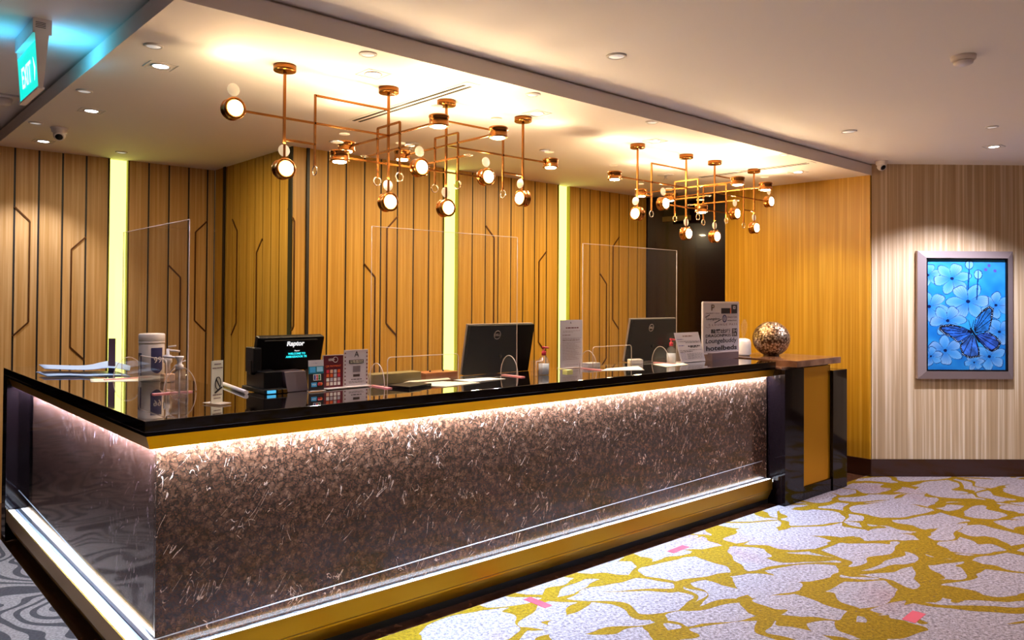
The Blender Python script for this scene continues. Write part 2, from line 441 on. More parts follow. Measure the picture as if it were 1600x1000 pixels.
# back wall, right stretch (behind the counter)
cx = [2.548, 2.667, 2.83, 2.983, 3.142, 3.290, 3.443, 3.596, 3.748, 3.894]
cx2 = [4.051, 4.206, 4.352, 4.50, 4.65, 4.80, 4.945, 5.095, 5.245]
cx3 = [5.406, 5.551, 5.695, 5.842, 5.988, 6.135, 6.286, 6.433, 6.580]
CY = 5.20
segs = [(a, b) for L_ in (cx, cx2, cx3) for a, b in zip(L_, L_[1:])]
board_wall('wall_back_right', (0, CY, 0), (1, 0, 0), (0, -1, 0), segs,
           [(3.142, 1, 1.76), (3.443, -1, 2.145), (4.352, 1, 2.135), (5.095, -1, 1.945), (5.842, 1, 1.755), (6.135, -1, 2.14)], SOF)
ax = [.89, .937, 1.094, 1.248, 1.405, 1.566, 1.724]
ax2 = [1.870, 2.023, 2.181, 2.340, 2.496, 2.56]
AY = 6.67
segs = [(a, b) for L_ in (ax, ax2) for a, b in zip(L_, L_[1:])]
board_wall('wall_back_left', (0, AY, 0), (1, 0, 0), (0, -1, 0), segs,
           [(1.094, 1, 2.15), (1.566, -1, 1.955), (2.181, 1, 1.76), (2.496, -1, 2.145)], CEIL, wood='veneer_white_lit')
by = [5.198, 5.269, 5.414, 5.554, 5.699, 5.850, 5.994, 6.131, 6.272, 6.405, 6.446, 6.655]
board_wall('wall_side', (2.56, 0, 0), (0, 1, 0), (-1, 0, 0), list(zip(by, by[1:])),
           [(6.272, -1, 2.135), (5.699, 1, 1.945), (5.269, -1, 2.14)], SOF)
bm = BM(); box(bm, 2.540, 2.548, 6.405, 6.446, 0, SOF)      # dark joint near the inner corner
box(bm, 2.655, 2.676, 5.180, 5.199, 0, SOF)                 # dark joint near the outer corner
struct('trim_1', bm, 'gap_black')
# lit lime channels between the boards
def lime(x0, x1, y, zt, label):
    t = thing('light_channel', label, 'light', ((x0+x1)/2, y, 0), 'lime light channels in the panelled wall')
    bm = BM(); box(bm, x0+.006, x1-.006, y+.03, y+.045, 0, zt); finish('diffuser', bm, 'lime', t)
    bm = BM(); box(bm, x1-.006, x1+.0, y-.012, y+.045, 0, zt); box(bm, x0, x0+.006, y-.012, y+.045, 0, zt)
    finish('reveal', bm, 'lime_side', t)
    return t
lime(1.726, 1.868, AY, SOF, 'lime lit vertical light strip in left panelled wall behind blue papers')
lime(3.896, 4.049, CY, SOF, 'tall lime lit light strip in panelled wall left of the middle monitor')
lime(5.247, 5.404, CY, SOF, 'narrow lime lit light strip in panelled wall above the printed notice')
# right side walls
bm = BM(); box(bm, WX, WX+.1, 2.925, 4.353, 0, SOF); struct('wall_right', bm, 'silk_orange')
dv = Vector((.756, -.655, 0)); nv = Vector((.655, .756, 0)); P0 = Vector((6.775, 2.918, 0)); P1 = P0 + dv*3.2
bm = BM(); prism(bm, [P0, P1, P1+nv*.12, P0+nv*.12+dv*.02], (0, 0, CEIL)); struct('wall_angled', bm, 'silk_pale')
bm = BM(); box(bm, WX-.014, WX, 2.91, 4.353, 0, .148); struct('baseboard_right', bm, 'baseboard', bevel=.002)
bm = BM(); q0 = P0 - dv*.014; prism(bm, [q0, P1, P1-nv*.014, q0-nv*.014], (0, 0, .148)); struct('baseboard_angled', bm, 'baseboard')
bm = BM(); box(bm, .889, .96, AY-.026, AY-.0135, 0, .14); struct('baseboard_back', bm, 'baseboard')
bm = BM(); box(bm, P1.x-.05, P1.x+.05, WY0, P1.y+.05, 0, CEIL); struct('wall_lobby_right', bm, 'lobby_wall')
bm = BM(); box(bm, WX0, 10, WY0-.1, WY0, 0, CEIL); struct('wall_front', bm, 'lobby_wall')
bm = BM(); box(bm, WX0-.1, WX0, WY0, 14, 0, CEIL); struct('wall_left', bm, 'lobby_wall')
bm = BM(); box(bm, .80, .889, AY-.012, 14, 0, CEIL); struct('wall_corridor', bm, 'lobby_wall')
bm = BM(); box(bm, WX0, .80, 14, 14.1, 0, CEIL); struct('wall_corridor_end', bm, 'lobby_wall')
# dark doorway between the panelled wall and the orange wall
bm = BM(); prism(bm, [(6.585, 5.23, 0), (6.80, 4.353, 0), (6.9, 4.353, 0), (6.7, 5.26, 0)], (0, 0, SOF)); struct('door_1', bm, 'dark_panel')
# ceilings
bm = BM(); box(bm, WX0-.1, 10, WY0-.1, 14.1, CEIL, CEIL+.1); struct('ceiling', bm, 'ceiling_paint')
bm = BM(); box(bm, .975, WX+.09, 2.918, AY+.02, SOF, CEIL-.014); box(bm, .995, WX+.09, 2.938, AY+.02, CEIL-.014, CEIL-.0)
struct('ceiling_soffit', bm, 'soffit_paint')
bm = BM(); box(bm, .967, WX, 2.910, 2.918, SOF-.004, SOF); box(bm, .967, .975, 2.918, AY-.02, SOF-.004, SOF); struct('trim_2', bm, 'soffit_paint')

# ---------------------------------------------------------------- reception counter
X0, Y0 = .898, 2.972        # outer edge of the counter top
XE, YE = 5.285, 5.745
IX, IY = 1.53, 3.56         # inner edges of the top
ct = thing('reception_counter', 'long L-shaped reception counter of brown marble with glowing light strips and black top', 'counter', (2.5, 3.2, 0))
bm = BM()
prism(bm, [(X0, Y0, 1.008), (XE, Y0, 1.008), (XE, IY, 1.008), (IX, IY, 1.008), (IX, YE, 1.008), (X0, YE, 1.008)], (0, 0, .042))
finish('counter_top', bm, 'black_stone', ct, bevel=.002)
def Lband(bm, profA, y_end=5.6, x_end=XE, mi=0):
    """profA: closed profile of (d inward, z); swept round the outer corner, along x and along y"""
    n = len(profA); rings = []
    rings.append([bm.verts.new((x_end, Y0+d, z)) for d, z in profA])
    rings.append([bm.verts.new((X0+d, Y0+d, z)) for d, z in profA])
    rings.append([bm.verts.new((X0+d, y_end, z)) for d, z in profA])
    for a, b in zip(rings, rings[1:]):
        for i in range(n):
            bm.faces.new([a[i], a[(i+1) % n], b[(i+1) % n], b[i]]).material_index = mi
    bm.faces.new(rings[0][::-1]).material_index = mi; bm.faces.new(rings[-1]).material_index = mi
bm = BM(); Lband(bm, [(.006, .993), (.006, 1.008), (.12, 1.008), (.12, .993)], 5.62); finish('top_rail', bm, 'black_gloss', ct)
bm = BM(); Lband(bm, [(.008, .993), (.026, .943), (.034, .943), (.034, .993)], 5.62); finish('upper_fascia', bm, 'gold', ct)
bm = BM(); Lband(bm, [(.036, .950), (.036, .958), (.060, .958), (.060, .950)], 5.60, XE-.03); o = finish('upper_light_strip', bm, 'led', ct); o['label'] = 'white glowing strip under the counter top'
bm = BM(); box(bm, X0+.063, 5.262, Y0+.063, Y0+.083, .10, .993); o = finish('front_marble', bm, 'marble_front', ct)
bm = BM(); box(bm, X0+.0625, X0+.083, Y0+.084, 5.19, .10, .993); o = finish('side_marble', bm, 'marble_side', ct)
bm = BM(); box(bm, X0+.0625, X0+.083, 5.19, 5.62, .10, .993); finish('side_panel', bm, 'black_gloss', ct)
bm = BM(); box(bm, X0, X0+.30, 5.62, YE, 0, 1.008); finish('end_post', bm, 'black_gloss', ct)
bm = BM()
a = (X0+.0615, Y0+.0615)
tube(bm, [(a[0], a[1], .233), (2.38, a[1], .271), (5.20, a[1], .323)], .0022, 6)
tube(bm, [(a[0], a[1], .233), (a[0], 4.0, .262), (a[0], 5.57, .309)], .0022, 6)
finish('rising_line', bm, 'silver', ct)  # thin pale line rising along both marble faces
bm = BM(); Lband(bm, [(0., .198), (.003, .120), (.012, .112), (.012, .104), (.040, .045), (.05, .045), (.05, .17), (.008, .190), (.008, .198)], 5.60, 5.24)
finish('base_fascia', bm, 'gold_base', ct)
bm = BM(); Lband(bm, [(.010, .172), (.010, .190), (.023, .190), (.023, .172)], 5.6, 5.26); Lband(bm, [(.028, .172), (.028, .190), (.043, .190), (.043, .172)], 5.6, 5.26)
finish('base_light_strip', bm, 'led_soft', ct)
bm = BM(); Lband(bm, [(.044, .172), (.044, .189), (.062, .189), (.062, .172)], 5.6, 5.26); finish('light_channel_rail', bm, 'silver', ct)
bm = BM(); Lband(bm, [(.0235, .170), (.0235, .1895), (.0275, .1895), (.0275, .170)], 5.6, 5.26); finish('channel_divider', bm, 'gap_black', ct)
bm = BM(); Lband(bm, [(.065, .0), (.065, .10), (.10, .10), (.10, .0)], 5.62, XE); finish('plinth', bm, 'gap_black', ct)
bm = BM(); box(bm, X0+.10, XE, 3.11, 3.22, .0, .99); box(bm, X0+.10, 1.2, 3.2, YE-.2, 0, .99); finish('carcass', bm, 'soft_black', ct)
bm = BM(); box(bm, 2.3, 5.25, 3.57, 4.10, .74, .78); box(bm, 2.3, 2.34, 3.57, 4.10, 0, .74); box(bm, 5.21, 5.25, 3.57, 4.10, 0, .74); tag(finish('staff_desk', bm, 'brown_wood'), 'low brown staff desk behind the counter under the monitors', 'desk')

pd = thing('end_cabinet', 'black glossy end cabinet of the counter with brown top and tall gold panel', 'cabinet', (5.7, 3.2, 0))
bm = BM(); box(bm, 5.287, 6.01, 2.93, 3.53, 0, .995); box(bm, 5.287, 5.565, 2.90, 2.93, 0, .995); box(bm, 5.565, 6.03, 2.90, 2.93, 0, .098)
finish('body', bm, 'black_gloss', pd, bevel=.002)
bm = BM(); box(bm, 6.012, 6.252, 2.89, 3.53, 0, .948); finish('side_block', bm, 'black_gloss', pd, bevel=.002)
bm = BM(); box(bm, 5.585, 6.008, 2.912, 2.931, .10, .992); o = finish('gold_panel', bm, 'gold', pd); o['label'] = 'tall satin gold front panel'
bm = BM(); box(bm, 5.385, 6.08, 2.86, 3.54, 1.008, 1.056)
box(bm, 5.287, 6.0, 2.93, 3.53, .994, 1.009)
o = finish('top_slab', bm, 'cap_stone', pd, bevel=.002); o['label'] = 'brown polished stone top'

# ---------------------------------------------------------------- chandeliers
Zc = dict(top=2.47, arm=2.336, bar=2.235, low=2.19, ring=2.108, l14=2.098, l23=1.993, fr=2.39, ylow=2.258)
def chandelier(xc, yc, label, faces):
    t = thing('chandelier', label, 'chandelier', (xc, yc, SOF), 'brass grid chandeliers over the counter')
    B = Vector((xc, yc, 0)); z = Zc
    P = lambda dx, dy, zz: Vector((xc+dx, yc+dy, zz))
    rods = [-.757, -.186, .186, .757]; zl = [z['l14'], z['l23'], z['l23'], z['l14']]
    discs = []
    def part(nm, bm, m='brass'): return finish(nm, bm, m, t)
    for dx, zz in zip(rods, zl):
        bm = BM(); lathe(bm, P(dx, 0, SOF), (0, 0, -1), [(0, 0), (.052, 0), (.052, .027), (.049, .030), (0, .030)], 28); part('canopy', bm)
        bm = BM(); bar(bm, P(dx, 0, SOF-.028), P(dx, 0, zz+.045), .011); part('rod', bm)
    def lamp(pos, axis, att=None):
        # drum with a glowing face; axis = direction the face looks
        ax_ = Vector(axis); c = Vector(pos)
        bm = BM(); lathe(bm, c - ax_*.027, ax_, [(0, 0), (.046, 0), (.049, .003), (.049, .012), (.046, .014), (.046, .044), (.049, .046), (.049, .052), (.046, .054), (.0335, .054), (.0335, .051), (0, .051)], 28)
        d = part('lamp_drum', bm)
        bm = BM(); lathe(bm, c + ax_*.0245, ax_, [(0, 0), (.033, 0), (.033, .004), (.029, .007), (0, .008)], 24)
        f = finish('lamp_face', bm, 'lamp_face', d); f.parent = d; f.location = (0, 0, 0)
        # opal disc beside the drum, parallel to its face
        o_ = c + (Vector((0, 0, .086)) if abs(ax_.z) < .5 else Vector((-.012, .0, .068)))
        if abs(ax_.x) > .5: o_ = c + Vector((-.02, 0, .086))
        bm = BM(); lathe(bm, o_ - ax_*.002, ax_, [(0, 0), (.0275, 0), (.0285, .001), (.0285, .003), (.0275, .004), (0, .004)], 24)
        part('opal_disc', bm, 'opal')
        discs.append(o_)
    def ring(pos, axis, r=.022):
        u, v, d_ = frame_of(axis); c = Vector(pos)
        bm = BM(); tube(bm, [c + (u*math.cos(k*math.pi/12) + v*math.sin(k*math.pi/12))*r for k in range(24)], .0032, 8, closed=True)
        part('ring', bm, 'pale_metal')
    def b(p0, p1, nm='arm'):
        bm = BM(); bar(bm, p0, p1, .0095); part(nm, bm)
    F = faces
    DN, FR, LF = (0, 0, -1), (0, -1, 0), (-1, 0, 0)
    m = {'D': DN, 'F': FR, 'L': LF}
    for dx, zz, k in zip(rods, zl, F['rods']): lamp(P(dx, 0, zz), m[k])
    b(P(-.96, 0, z['arm']), P(-.186, 0, z['arm'])); lamp(P(-1.0, 0, z['arm']+.002), m[F['ends'][0]])
    b(P(.186, 0, z['arm']), P(.95, 0, z['arm'])); lamp(P(.99, 0, z['arm']), m[F['ends'][1]])
    for s in (-1, 1):
        b(P(s*.60, 0, z['top']), P(s*.186, 0, z['top'])); b(P(s*.60, 0, z['top']+.005), P(s*.60, 0, z['ring']+.02), 'drop_rod')
        ring(P(s*.60, 0, z['ring']), (0, -1, 0) if F.get('ringF') else (1, 0, 0)); b(P(s*.757, 0, z['bar']), P(s*.60, 0, z['bar']))
    b(P(-.44, 0, z['low']), P(.44, 0, z['low']))
    for dx, k in zip((-.466, .009, .470), F['low']): lamp(P(dx, 0, z['low']+.004), m[k])
    for dx in (-.186, .186):
        b(P(dx, -.40, z['arm']), P(dx, .40, z['arm'])); lamp(P(dx, -.435, z['arm']+.004), DN); lamp(P(dx, .425, z['arm']+.004), DN)
        b(P(dx, -.105, z['fr']), P(dx, .102, z['fr']), 'frame_bar')
        for dy in (-.105, .102):
            b(P(dx, dy, z['fr']), P(dx, dy, z['ring']+.022), 'drop_rod'); ring(P(dx, dy, z['ring']+.003), (0, -1, 0))
        b(P(dx, -.17, z['ylow']), P(dx, .20, z['ylow'])); ring(P(dx, -.192, z['ylow']), (0, 0, 1)); ring(P(dx, .222, z['ylow']), (0, 0, 1))
    for q in discs:
        area('soffit_fill', q + Vector((0, 0, .032)), .05, P_DISC*(1 if q.z < 2.3 else .22), C_WARM, (0, 0, 1), parent=t)  # up-lights added above the discs to brighten the soffit
    return t
chandelier(2.386, 3.410, 'near brass grid chandelier with round glowing lamps over left half of counter', dict(rods='FFFL', ends='FD', low='DFF'))
chandelier(5.030, 3.455, 'far brass grid chandelier with round glowing lamps over right end of counter', dict(rods='LFFF', ends='DF', low='FDF', ringF=1))

# ---------------------------------------------------------------- ceiling fixtures
def downlight(x, y, z, label, power, color, rot=0., group='recessed square trim downlights', angle=100, visible_face='spot_face'):
    t = thing('downlight', label, 'downlight', (x, y, z), group)
    bm = BM(); s = .062
    lathe(bm, (x, y, z), (0, 0, -1), [(.040, -.0), (.044, .004), (.036, .004), (.034, 0)], 24)
    bar(bm, (x-s, y-s, z-.001), (x+s, y-s, z-.001), .003); bar(bm, (x+s, y-s, z-.001), (x+s, y+s, z-.001), .003)
    bar(bm, (x+s, y+s, z-.001), (x-s, y+s, z-.001), .003); bar(bm, (x-s, y+s, z-.001), (x-s, y-s, z-.001), .003)
    finish('trim_ring', bm, 'white_metal', t)
    bm = BM(); lathe(bm, (x, y, z-.0005), (0, 0, -1), [(0, 0), (.034, 0), (.030, .003), (0, .005)], 24); finish('lens', bm, visible_face, t)
    spot('downlight_beam', (x, y, z-.02), power, color, angle, .55, t)
    return t
names = [(1.205, 3.821, 'bright square trim downlight nearest the exit sign'), (1.202, 5.024, 'bright square trim downlight between exit sign and dome camera'),
         (1.194, 6.25, 'bright square trim downlight beside the dome camera near left wall'), (2.006, 3.248, 'bright square trim downlight left of the long ceiling slot'),
         (3.134, 3.281, 'bright square trim downlight over the right end of the near chandelier'), (4.264, 3.297, 'bright square trim downlight above the left end of far chandelier'),
         (6.161, 3.266, 'bright square trim downlight right of the far chandelier')]
for k, (x, y, lb) in enumerate(names): downlight(x, y, SOF, lb, P_SPOT*(1.25 if k == 2 else .8), C_ICE if k < 3 else C_COOL)
downlight(6.672, 1.955, CEIL, 'bright square trim downlight on upper ceiling above the butterfly picture', P_SPOT*6.0, C_ICE, angle=118)
# lobby downlights added out of frame as general fill for carpet and ceiling
for (x, y) in ((1.2, 1.2), (3.0, 1.6), (4.9, 1.5), (1.0, -1.2), (3.2, -1.0), (5.4, -.6), (-1.6, 1.0), (-1.6, -1.8), (-1.2, 4.2), (7.2, -.6), (4.2, -2.8), (1.2, -3.2)):
    if x in (3.0, 4.9): y = .75
    downlight(x, y, CEIL, 'added square trim downlight filling the lobby outside the view', P_ROOM*(.35 if x == -1.2 else 1), C_COOL, group='added fill downlights outside the view', angle=140)
def rondel(x, y, z, label, r=.04, name='ceiling_disc', m='sensor_face'):
    t = thing(name, label, 'ceiling disc', (x, y, z), 'small round white ceiling discs')
    bm = BM(); lathe(bm, (x, y, z), (0, 0, -1), [(0, .0), (r, .0), (r, .004), (r*.8, .008), (r*.78, .005), (0, .005)], 24); finish('rim', bm, 'white_metal', t)
    bm = BM(); lathe(bm, (x, y, z-.0052), (0, 0, -1), [(0, .0), (r*.74, .0), (0, .002)], 24); finish('face', bm, m, t)
    return t
rondel(1.083, 3.529, SOF, 'small round ceiling disc behind the downlight nearest the exit sign')
rondel(1.055, 4.557, SOF, 'small round ceiling disc right of the exit sign by soffit edge')
rondel(1.028, 5.611, SOF, 'small round ceiling disc left of the dome camera')
rondel(1.716, 6.306, SOF, 'small round gold lit ceiling disc above the left lime strip', .042)
rondel(1.822, 2.995, SOF, 'small round ceiling disc by soffit edge above near chandelier')
rondel(2.824, 2.987, SOF, 'small round ceiling disc by soffit edge right of ceiling slot')
rondel(3.793, 2.955, SOF, 'small round ceiling disc at soffit edge between the chandeliers')
rondel(5.358, 2.945, SOF, 'small round ceiling disc at soffit edge beyond the far chandelier')
rondel(2.883, 2.464, CEIL, 'round white ceiling disc alone on upper ceiling near top centre', .05)
rondel(5.350, 2.463, CEIL, 'round recessed ceiling speaker disc on upper ceiling over far chandelier', .055)
rondel(5.904, 1.741, CEIL, 'small round ceiling disc above the downlight at far right')
rondel(2.687, 4.834, SOF, 'small round ceiling disc behind lamps of the near chandelier', .045)
rondel(3.95, 4.05, SOF, 'small round ceiling disc between lamp drum and lime light strip', .04)
for (x, y) in ((1.75, 5.2), (2.95, 4.30), (3.95, 4.05), (5.0, 4.25), (6.0, 4.1)):
    area('staff_side_fill', (x, y, SOF-.02), .09, P_WALL*(.5 if x > 5.5 else 1.05 if x < 2 else 1.3 if x > 4.5 else 1), C_WARM)  # added warm lights at soffit level, brightening the panelled walls
def slot(x, y0, y1, label):
    t = thing('ceiling_slot', label, 'air slot', (x, (y0+y1)/2, SOF), 'linear air slots in the soffit')
    bm = BM(); box(bm, x-.045, x+.045, y0-.05, y1+.05, SOF-.003, SOF); finish('frame', bm, 'soffit_paint', t)
    for s in (-1, 1):
        bm = BM(); box(bm, x+s*.02-.009, x+s*.02+.009, y0, y1, SOF-.0045, SOF-.003); finish('slit', bm, 'gap_black', t)
    return t
slot(2.465, 3.09, 4.18, 'long twin slit air slot in ceiling above near chandelier')
slot(5.81, 3.0, 4.0, 'long slim air slot in ceiling behind the far chandelier')
# square ceiling vent with sprinkler between chandeliers
def sprinkler(x, y, label):
    t = thing('ceiling_sprinkler', label, 'sprinkler', (x, y, SOF), 'sprinklers under the soffit')
    bm = BM(); lathe(bm, (x, y, SOF), (0, 0, -1), [(0, 0), (.07, 0), (.07, .004), (.05, .008), (0, .008)], 24); finish('plate', bm, 'white_metal', t)
    bm = BM(); lathe(bm, (x, y, SOF-.008), (0, 0, -1), [(0, 0), (.012, 0), (.008, .02), (.018, .028), (.018, .03), (0, .03)], 16); finish('head', bm, 'silver', t)
sprinkler(5.491, 4.131, 'round sprinkler plate in ceiling seen through far chandelier')
sprinkler(3.12, 4.55, 'small sprinkler plate in ceiling seen through near chandelier')
def dome_cam(x, y, z, d, label):
    t = thing('dome_camera', label, 'camera', (x, y, z), 'white security cameras on the ceiling')
    bm = BM(); lathe(bm, (x, y, z), (0, 0, -1), [(0, 0), (.052, 0), (.052, .006), (.048, .010), (.044, .030), (.030, .040), (0, .044)], 28); finish('base', bm, 'white_plastic', t)
    d = Vector(d).normalized(); c = Vector((x, y, z-.045))
    bm = BM(); lathe(bm, c - d*.03, d, [(0, 0), (.022, .004), (.034, .016), (.037, .032), (.034, .048), (.028, .056), (.024, .055), (0, .052)], 24)
    e = finish('eyeball', bm, 'white_plastic', t)
    bm = BM(); lathe(bm, c + d*.0235, d, [(0, 0), (.0235, 0), (.02, .004), (0, .006)], 24); finish('lens', bm, 'soft_black', t)
dome_cam(1.175, 5.686, SOF, (-.25, -.8, -.75), 'white dome camera under the soffit near the left wall')
dome_cam(6.690, 2.80, CEIL, (-.35, -.75, -.55), 'white dome camera at ceiling corner above the light wall')
t = thing('smoke_detector', 'white smoke detector on the upper ceiling at far right', 'smoke detector', (4.106, 1.333, CEIL))
bm = BM(); lathe(bm, (4.106, 1.333, CEIL), (0, 0, -1), [(0, 0), (.056, 0), (.054, .018), (.046, .022), (0, .022)], 28); finish('base', bm, 'white_plastic', t)
bm = BM(); lathe(bm, (4.106, 1.333, CEIL-.022), (0, 0, -1), [(0, 0), (.03, 0), (.03, .003), (.044, .004), (.042, .014), (.028, .022), (0, .024)], 28); finish('sensor_head', bm, 'white_plastic', t)
# exit sign
ex = thing('exit_sign', 'green illuminated EXIT sign hanging from the ceiling at top left', 'exit sign', (.716, 3.99, CEIL))
bm = BM(); box(bm, .680, .752, 3.80, 4.19, 2.615, CEIL); finish('housing', bm, 'white_plastic', ex, bevel=.002)
bm = BM()
for y in (3.797, 4.186):
    prism(bm, [(.688, y, 2.625), (.741, y, 2.625), (.722, y, 2.39), (.704, y, 2.385)], (0, .006, 0))
box(bm, .700, .726, 3.797, 4.192, 2.38, 2.388)
for r_ in range(4): pass
finish('bracket', bm, 'white_plastic', ex)
bm = BM(); prism(bm, [(.690, 3.806, 2.585), (.7355, 3.806, 2.585), (.720, 3.806, 2.389), (.706, 3.806, 2.389)], (0, .378, 0)); finish('green_panel', bm, 'exit_green', ex)
bm = BM()
for r_ in range(4): box(bm, .690, .728, 3.7985, 3.80, 2.640+r_*.007, 2.642+r_*.007)
finish('vent_slots', bm, 'gap_black', ex)
sl = Vector((.706-.690, 0, 2.389-2.585)).normalized()
lettering('exit_lettering', 'EXIT', (.6975-.0008, 4.015, 2.475), (0, -1, 0), -sl, .128, 'exit_white', ex, sx=.74, bold=.002)
bm = BM(); xx = .6966; prism(bm, [(.6940, 3.868, 2.528), (.6984, 3.838, 2.478), (.7024, 3.868, 2.428), (.6984, 3.858, 2.478)], (-.0012, 0, 0)); finish('arrow', bm, 'exit_white', ex)
area('exit_glow', (.80, 4.0, 2.56), .22, .62, (.06, .52, 1.0), (.25, 0, 1), parent=ex)
area('exit_glow_back', (.62, 4.1, 2.55), .2, .28, (.06, .55, 1.0), (-.3, 0, 1), parent=ex)
# square tapered ceiling fitting beyond the exit sign
t = thing('emergency_light', 'square grey emergency light fitting on ceiling below the exit sign', 'emergency light', (.80, 5.45, CEIL))
bm = BM(); prism(bm, [(.74, 5.36, CEIL), (.90, 5.36, CEIL), (.90, 5.58, CEIL), (.74, 5.58, CEIL)], (0, 0, -.012)); finish('plate', bm, 'white_metal', t)
bm = BM(); lathe(bm, (.83, 5.46, CEIL-.012), (0, 0, -1), [(0, 0), (.05, 0), (.044, .03), (.02, .04), (0, .04)], 20); finish('lamp_housing', bm, 'white_plastic', t)
# small exit box hanging in the doorway
t = thing('exit_box', 'dim green exit box hanging in the dark doorway behind far chandelier', 'exit sign', (6.55, 4.72, SOF))
bm = BM(); box(bm, 6.50, 6.56, 4.62, 4.93, 2.50, 2.54); box(bm, 6.50, 6.56, 4.62, 4.93, 2.30, 2.35); cyl(bm, (6.53, 4.77, 2.54), (6.53, 4.77, SOF), .006, 8); finish('housing', bm, mat('dim_brass', (74, 60, 20), .5) and 'dim_brass', t)
bm = BM(); box(bm, 6.51, 6.55, 4.63, 4.92, 2.35, 2.50); finish('panel', bm, mat('dim_green', (10, 14, 6), .3) and 'dim_green', t)

# ---------------------------------------------------------------- butterfly picture
def painting():
    W_, H_ = 186, 266
    jj, ii = np.meshgrid(np.linspace(190, 655, W_), np.linspace(820, 155, H_))
    x, y = jj.ravel(), ii.ravel()
    rng = np.random.RandomState(3)
    def fbm(x, y, s, n=3):
        out = np.zeros_like(x)
        for k in range(n):
            a, b_, c, d = rng.rand(4)*6.28; f = 2**k/s
            out += (np.sin(x*f+a+1.7*np.sin(y*f*.8+b_))+np.sin(y*f*1.1+c+1.3*np.sin(x*f*.9+d)))/2**(k+1)
        return out
    n1 = fbm(x, y, 45); n2 = fbm(x, y, 14)
    c = np.zeros((len(x), 3))
    t_ = np.clip(.5+.35*n1, 0, 1)[:, None]
    c[:] = np.array([18, 120, 200])*(1-t_) + np.array([70, 190, 240])*t_
    g = np.clip((330-y)/200, 0, 1)[:, None]; c = c*(1-g*.35) + np.array([120, 205, 250])*g*.35
    dk = np.clip((y-600)/220, 0, 1)[:, None]; c = c*(1-.25*dk) + np.array([20, 90, 170])*.25*dk
    def flower(cx_, cy_, R_, ph, npet=6, sq=.85, tint=(176, 208, 240)):
        nonlocal c
        dx = x-cx_; dy = (y-cy_)/sq; r = np.hypot(dx, dy); th = np.arctan2(dy, dx)+ph
        k = np.abs(np.cos(th*npet/2)); rim = R_*(.35+.65*k**.45)*(1+.05*np.sin(th*9+ph*7))
        inside = r < rim
        q = r/rim
        vein = np.abs(np.sin(th*npet/2*7))*.5+.5
        col = np.array([30, 130, 215])*(1-q[:, None]) + np.array(tint)*q[:, None]
        col = col*(.78+.22*vein[:, None])
        mod = np.clip(.5+.5*np.sin(th*npet/2+cx_), 0, 1)[:, None]
        col = col*(1-.35*mod) + np.array([70, 185, 245])*.35*mod
        c[inside] = col[inside]
        edge = (np.abs(r-rim) < 2.6) | ((k < .10) & (r < R_*.55))
        c[edge] = c[edge]*.25 + np.array([10, 50, 110])*.75
        ctr = r < R_*.10; c[ctr] = np.array([10, 30, 80])
    for a in ((200, 250, 80, .3), (340, 270, 112, .2), (205, 440, 115, .8), (600, 430, 95, .5), (435, 408, 128, 1.1), (315, 525, 108, .1),
              (620, 590, 95, .9), (300, 705, 105, .6), (560, 740, 100, .4), (215, 740, 70, 1.4), (470, 775, 60, .2)):
        flower(*a)
    def seg(ax_, ay, bx, by, w_, col):
        t2 = np.clip(((x-ax_)*(bx-ax_)+(y-ay)*(by-ay))/((bx-ax_)**2+(by-ay)**2+1e-9), 0, 1)
        d = np.hypot(x-ax_-t2*(bx-ax_), y-ay-t2*(by-ay)); m_ = d < w_; c[m_] = np.array(col)
    for (bx, by) in ((443, 185), (495, 245)):
        seg(bx, by, bx-8, by+150, 4, (14, 70, 130))
        m_ = ((x-bx)/24)**2+((y-by)/28)**2 < 1; c[m_] = np.array([150, 205, 240])
        m_ = np.abs(((x-bx)/24)**2+((y-by)/28)**2-1) < .16; c[m_] = np.array([10, 50, 110])
        seg(bx, by-24, bx, by+24, 1.8, (20, 70, 140))
    for (bx, by) in ((540, 215), (560, 190), (595, 222)):
        m_ = (x-bx)**2+(y-by)**2 < 90; c[m_] = np.array([120, 90, 190])
    wings = [[(465, 590), (400, 560), (330, 545), (270, 553), (260, 578), (290, 605), (340, 630), (372, 657), (430, 642)],
             [(462, 605), (400, 645), (385, 682), (400, 732), (445, 752), (505, 742), (502, 700), (485, 640)],
             [(468, 575), (480, 510), (518, 462), (560, 432), (588, 450), (580, 510), (560, 585), (520, 602), (478, 600)],
             [(482, 608), (560, 592), (602, 618), (632, 655), (616, 692), (575, 712), (538, 692), (500, 650)]]
    cols = [(60, 130, 235), (80, 140, 235), (50, 150, 235), (70, 120, 225)]
    for poly, cw in zip(wings, cols):
        ins = np.zeros(len(x), bool); dmin = np.full(len(x), 1e9); n = len(poly)
        for k in range(n):
            (x1, y1), (x2, y2) = poly[k], poly[(k+1) % n]
            cr = ((y1 > y) != (y2 > y)) & (x < (x2-x1)*(y-y1)/((y2-y1) or 1e-9)+x1); ins ^= cr
            t2 = np.clip(((x-x1)*(x2-x1)+(y-y1)*(y2-y1))/((x2-x1)**2+(y2-y1)**2), 0, 1)
            dmin = np.minimum(dmin, np.hypot(x-x1-t2*(x2-x1), y-y1-t2*(y2-y1)))
        far = np.hypot(x-468, y-595)
        wd = np.clip((far-30)*.11, 3, 15)
        c[ins] = np.array(cw)*(.85+.2*np.clip(n2[ins], -1, 1))[:, None]
        bd = ins & (dmin < wd); c[bd] = np.array([12, 10, 26])
        dots = bd & (dmin > 3) & (dmin < 8) & (np.sin(x*.45)*np.sin(y*.45) > .45) & (far > 80); c[dots] = np.array([225, 230, 245])
        cx_, cy_ = np.mean(poly, 0)
        for k in range(1, n):
            px, py = poly[k]; 
            m0 = c.copy(); seg(468, 595, 468+(px-468)*.9, 595+(py-595)*.9, 2.2, (12, 14, 40)); 
            c[~ins] = m0[~ins]
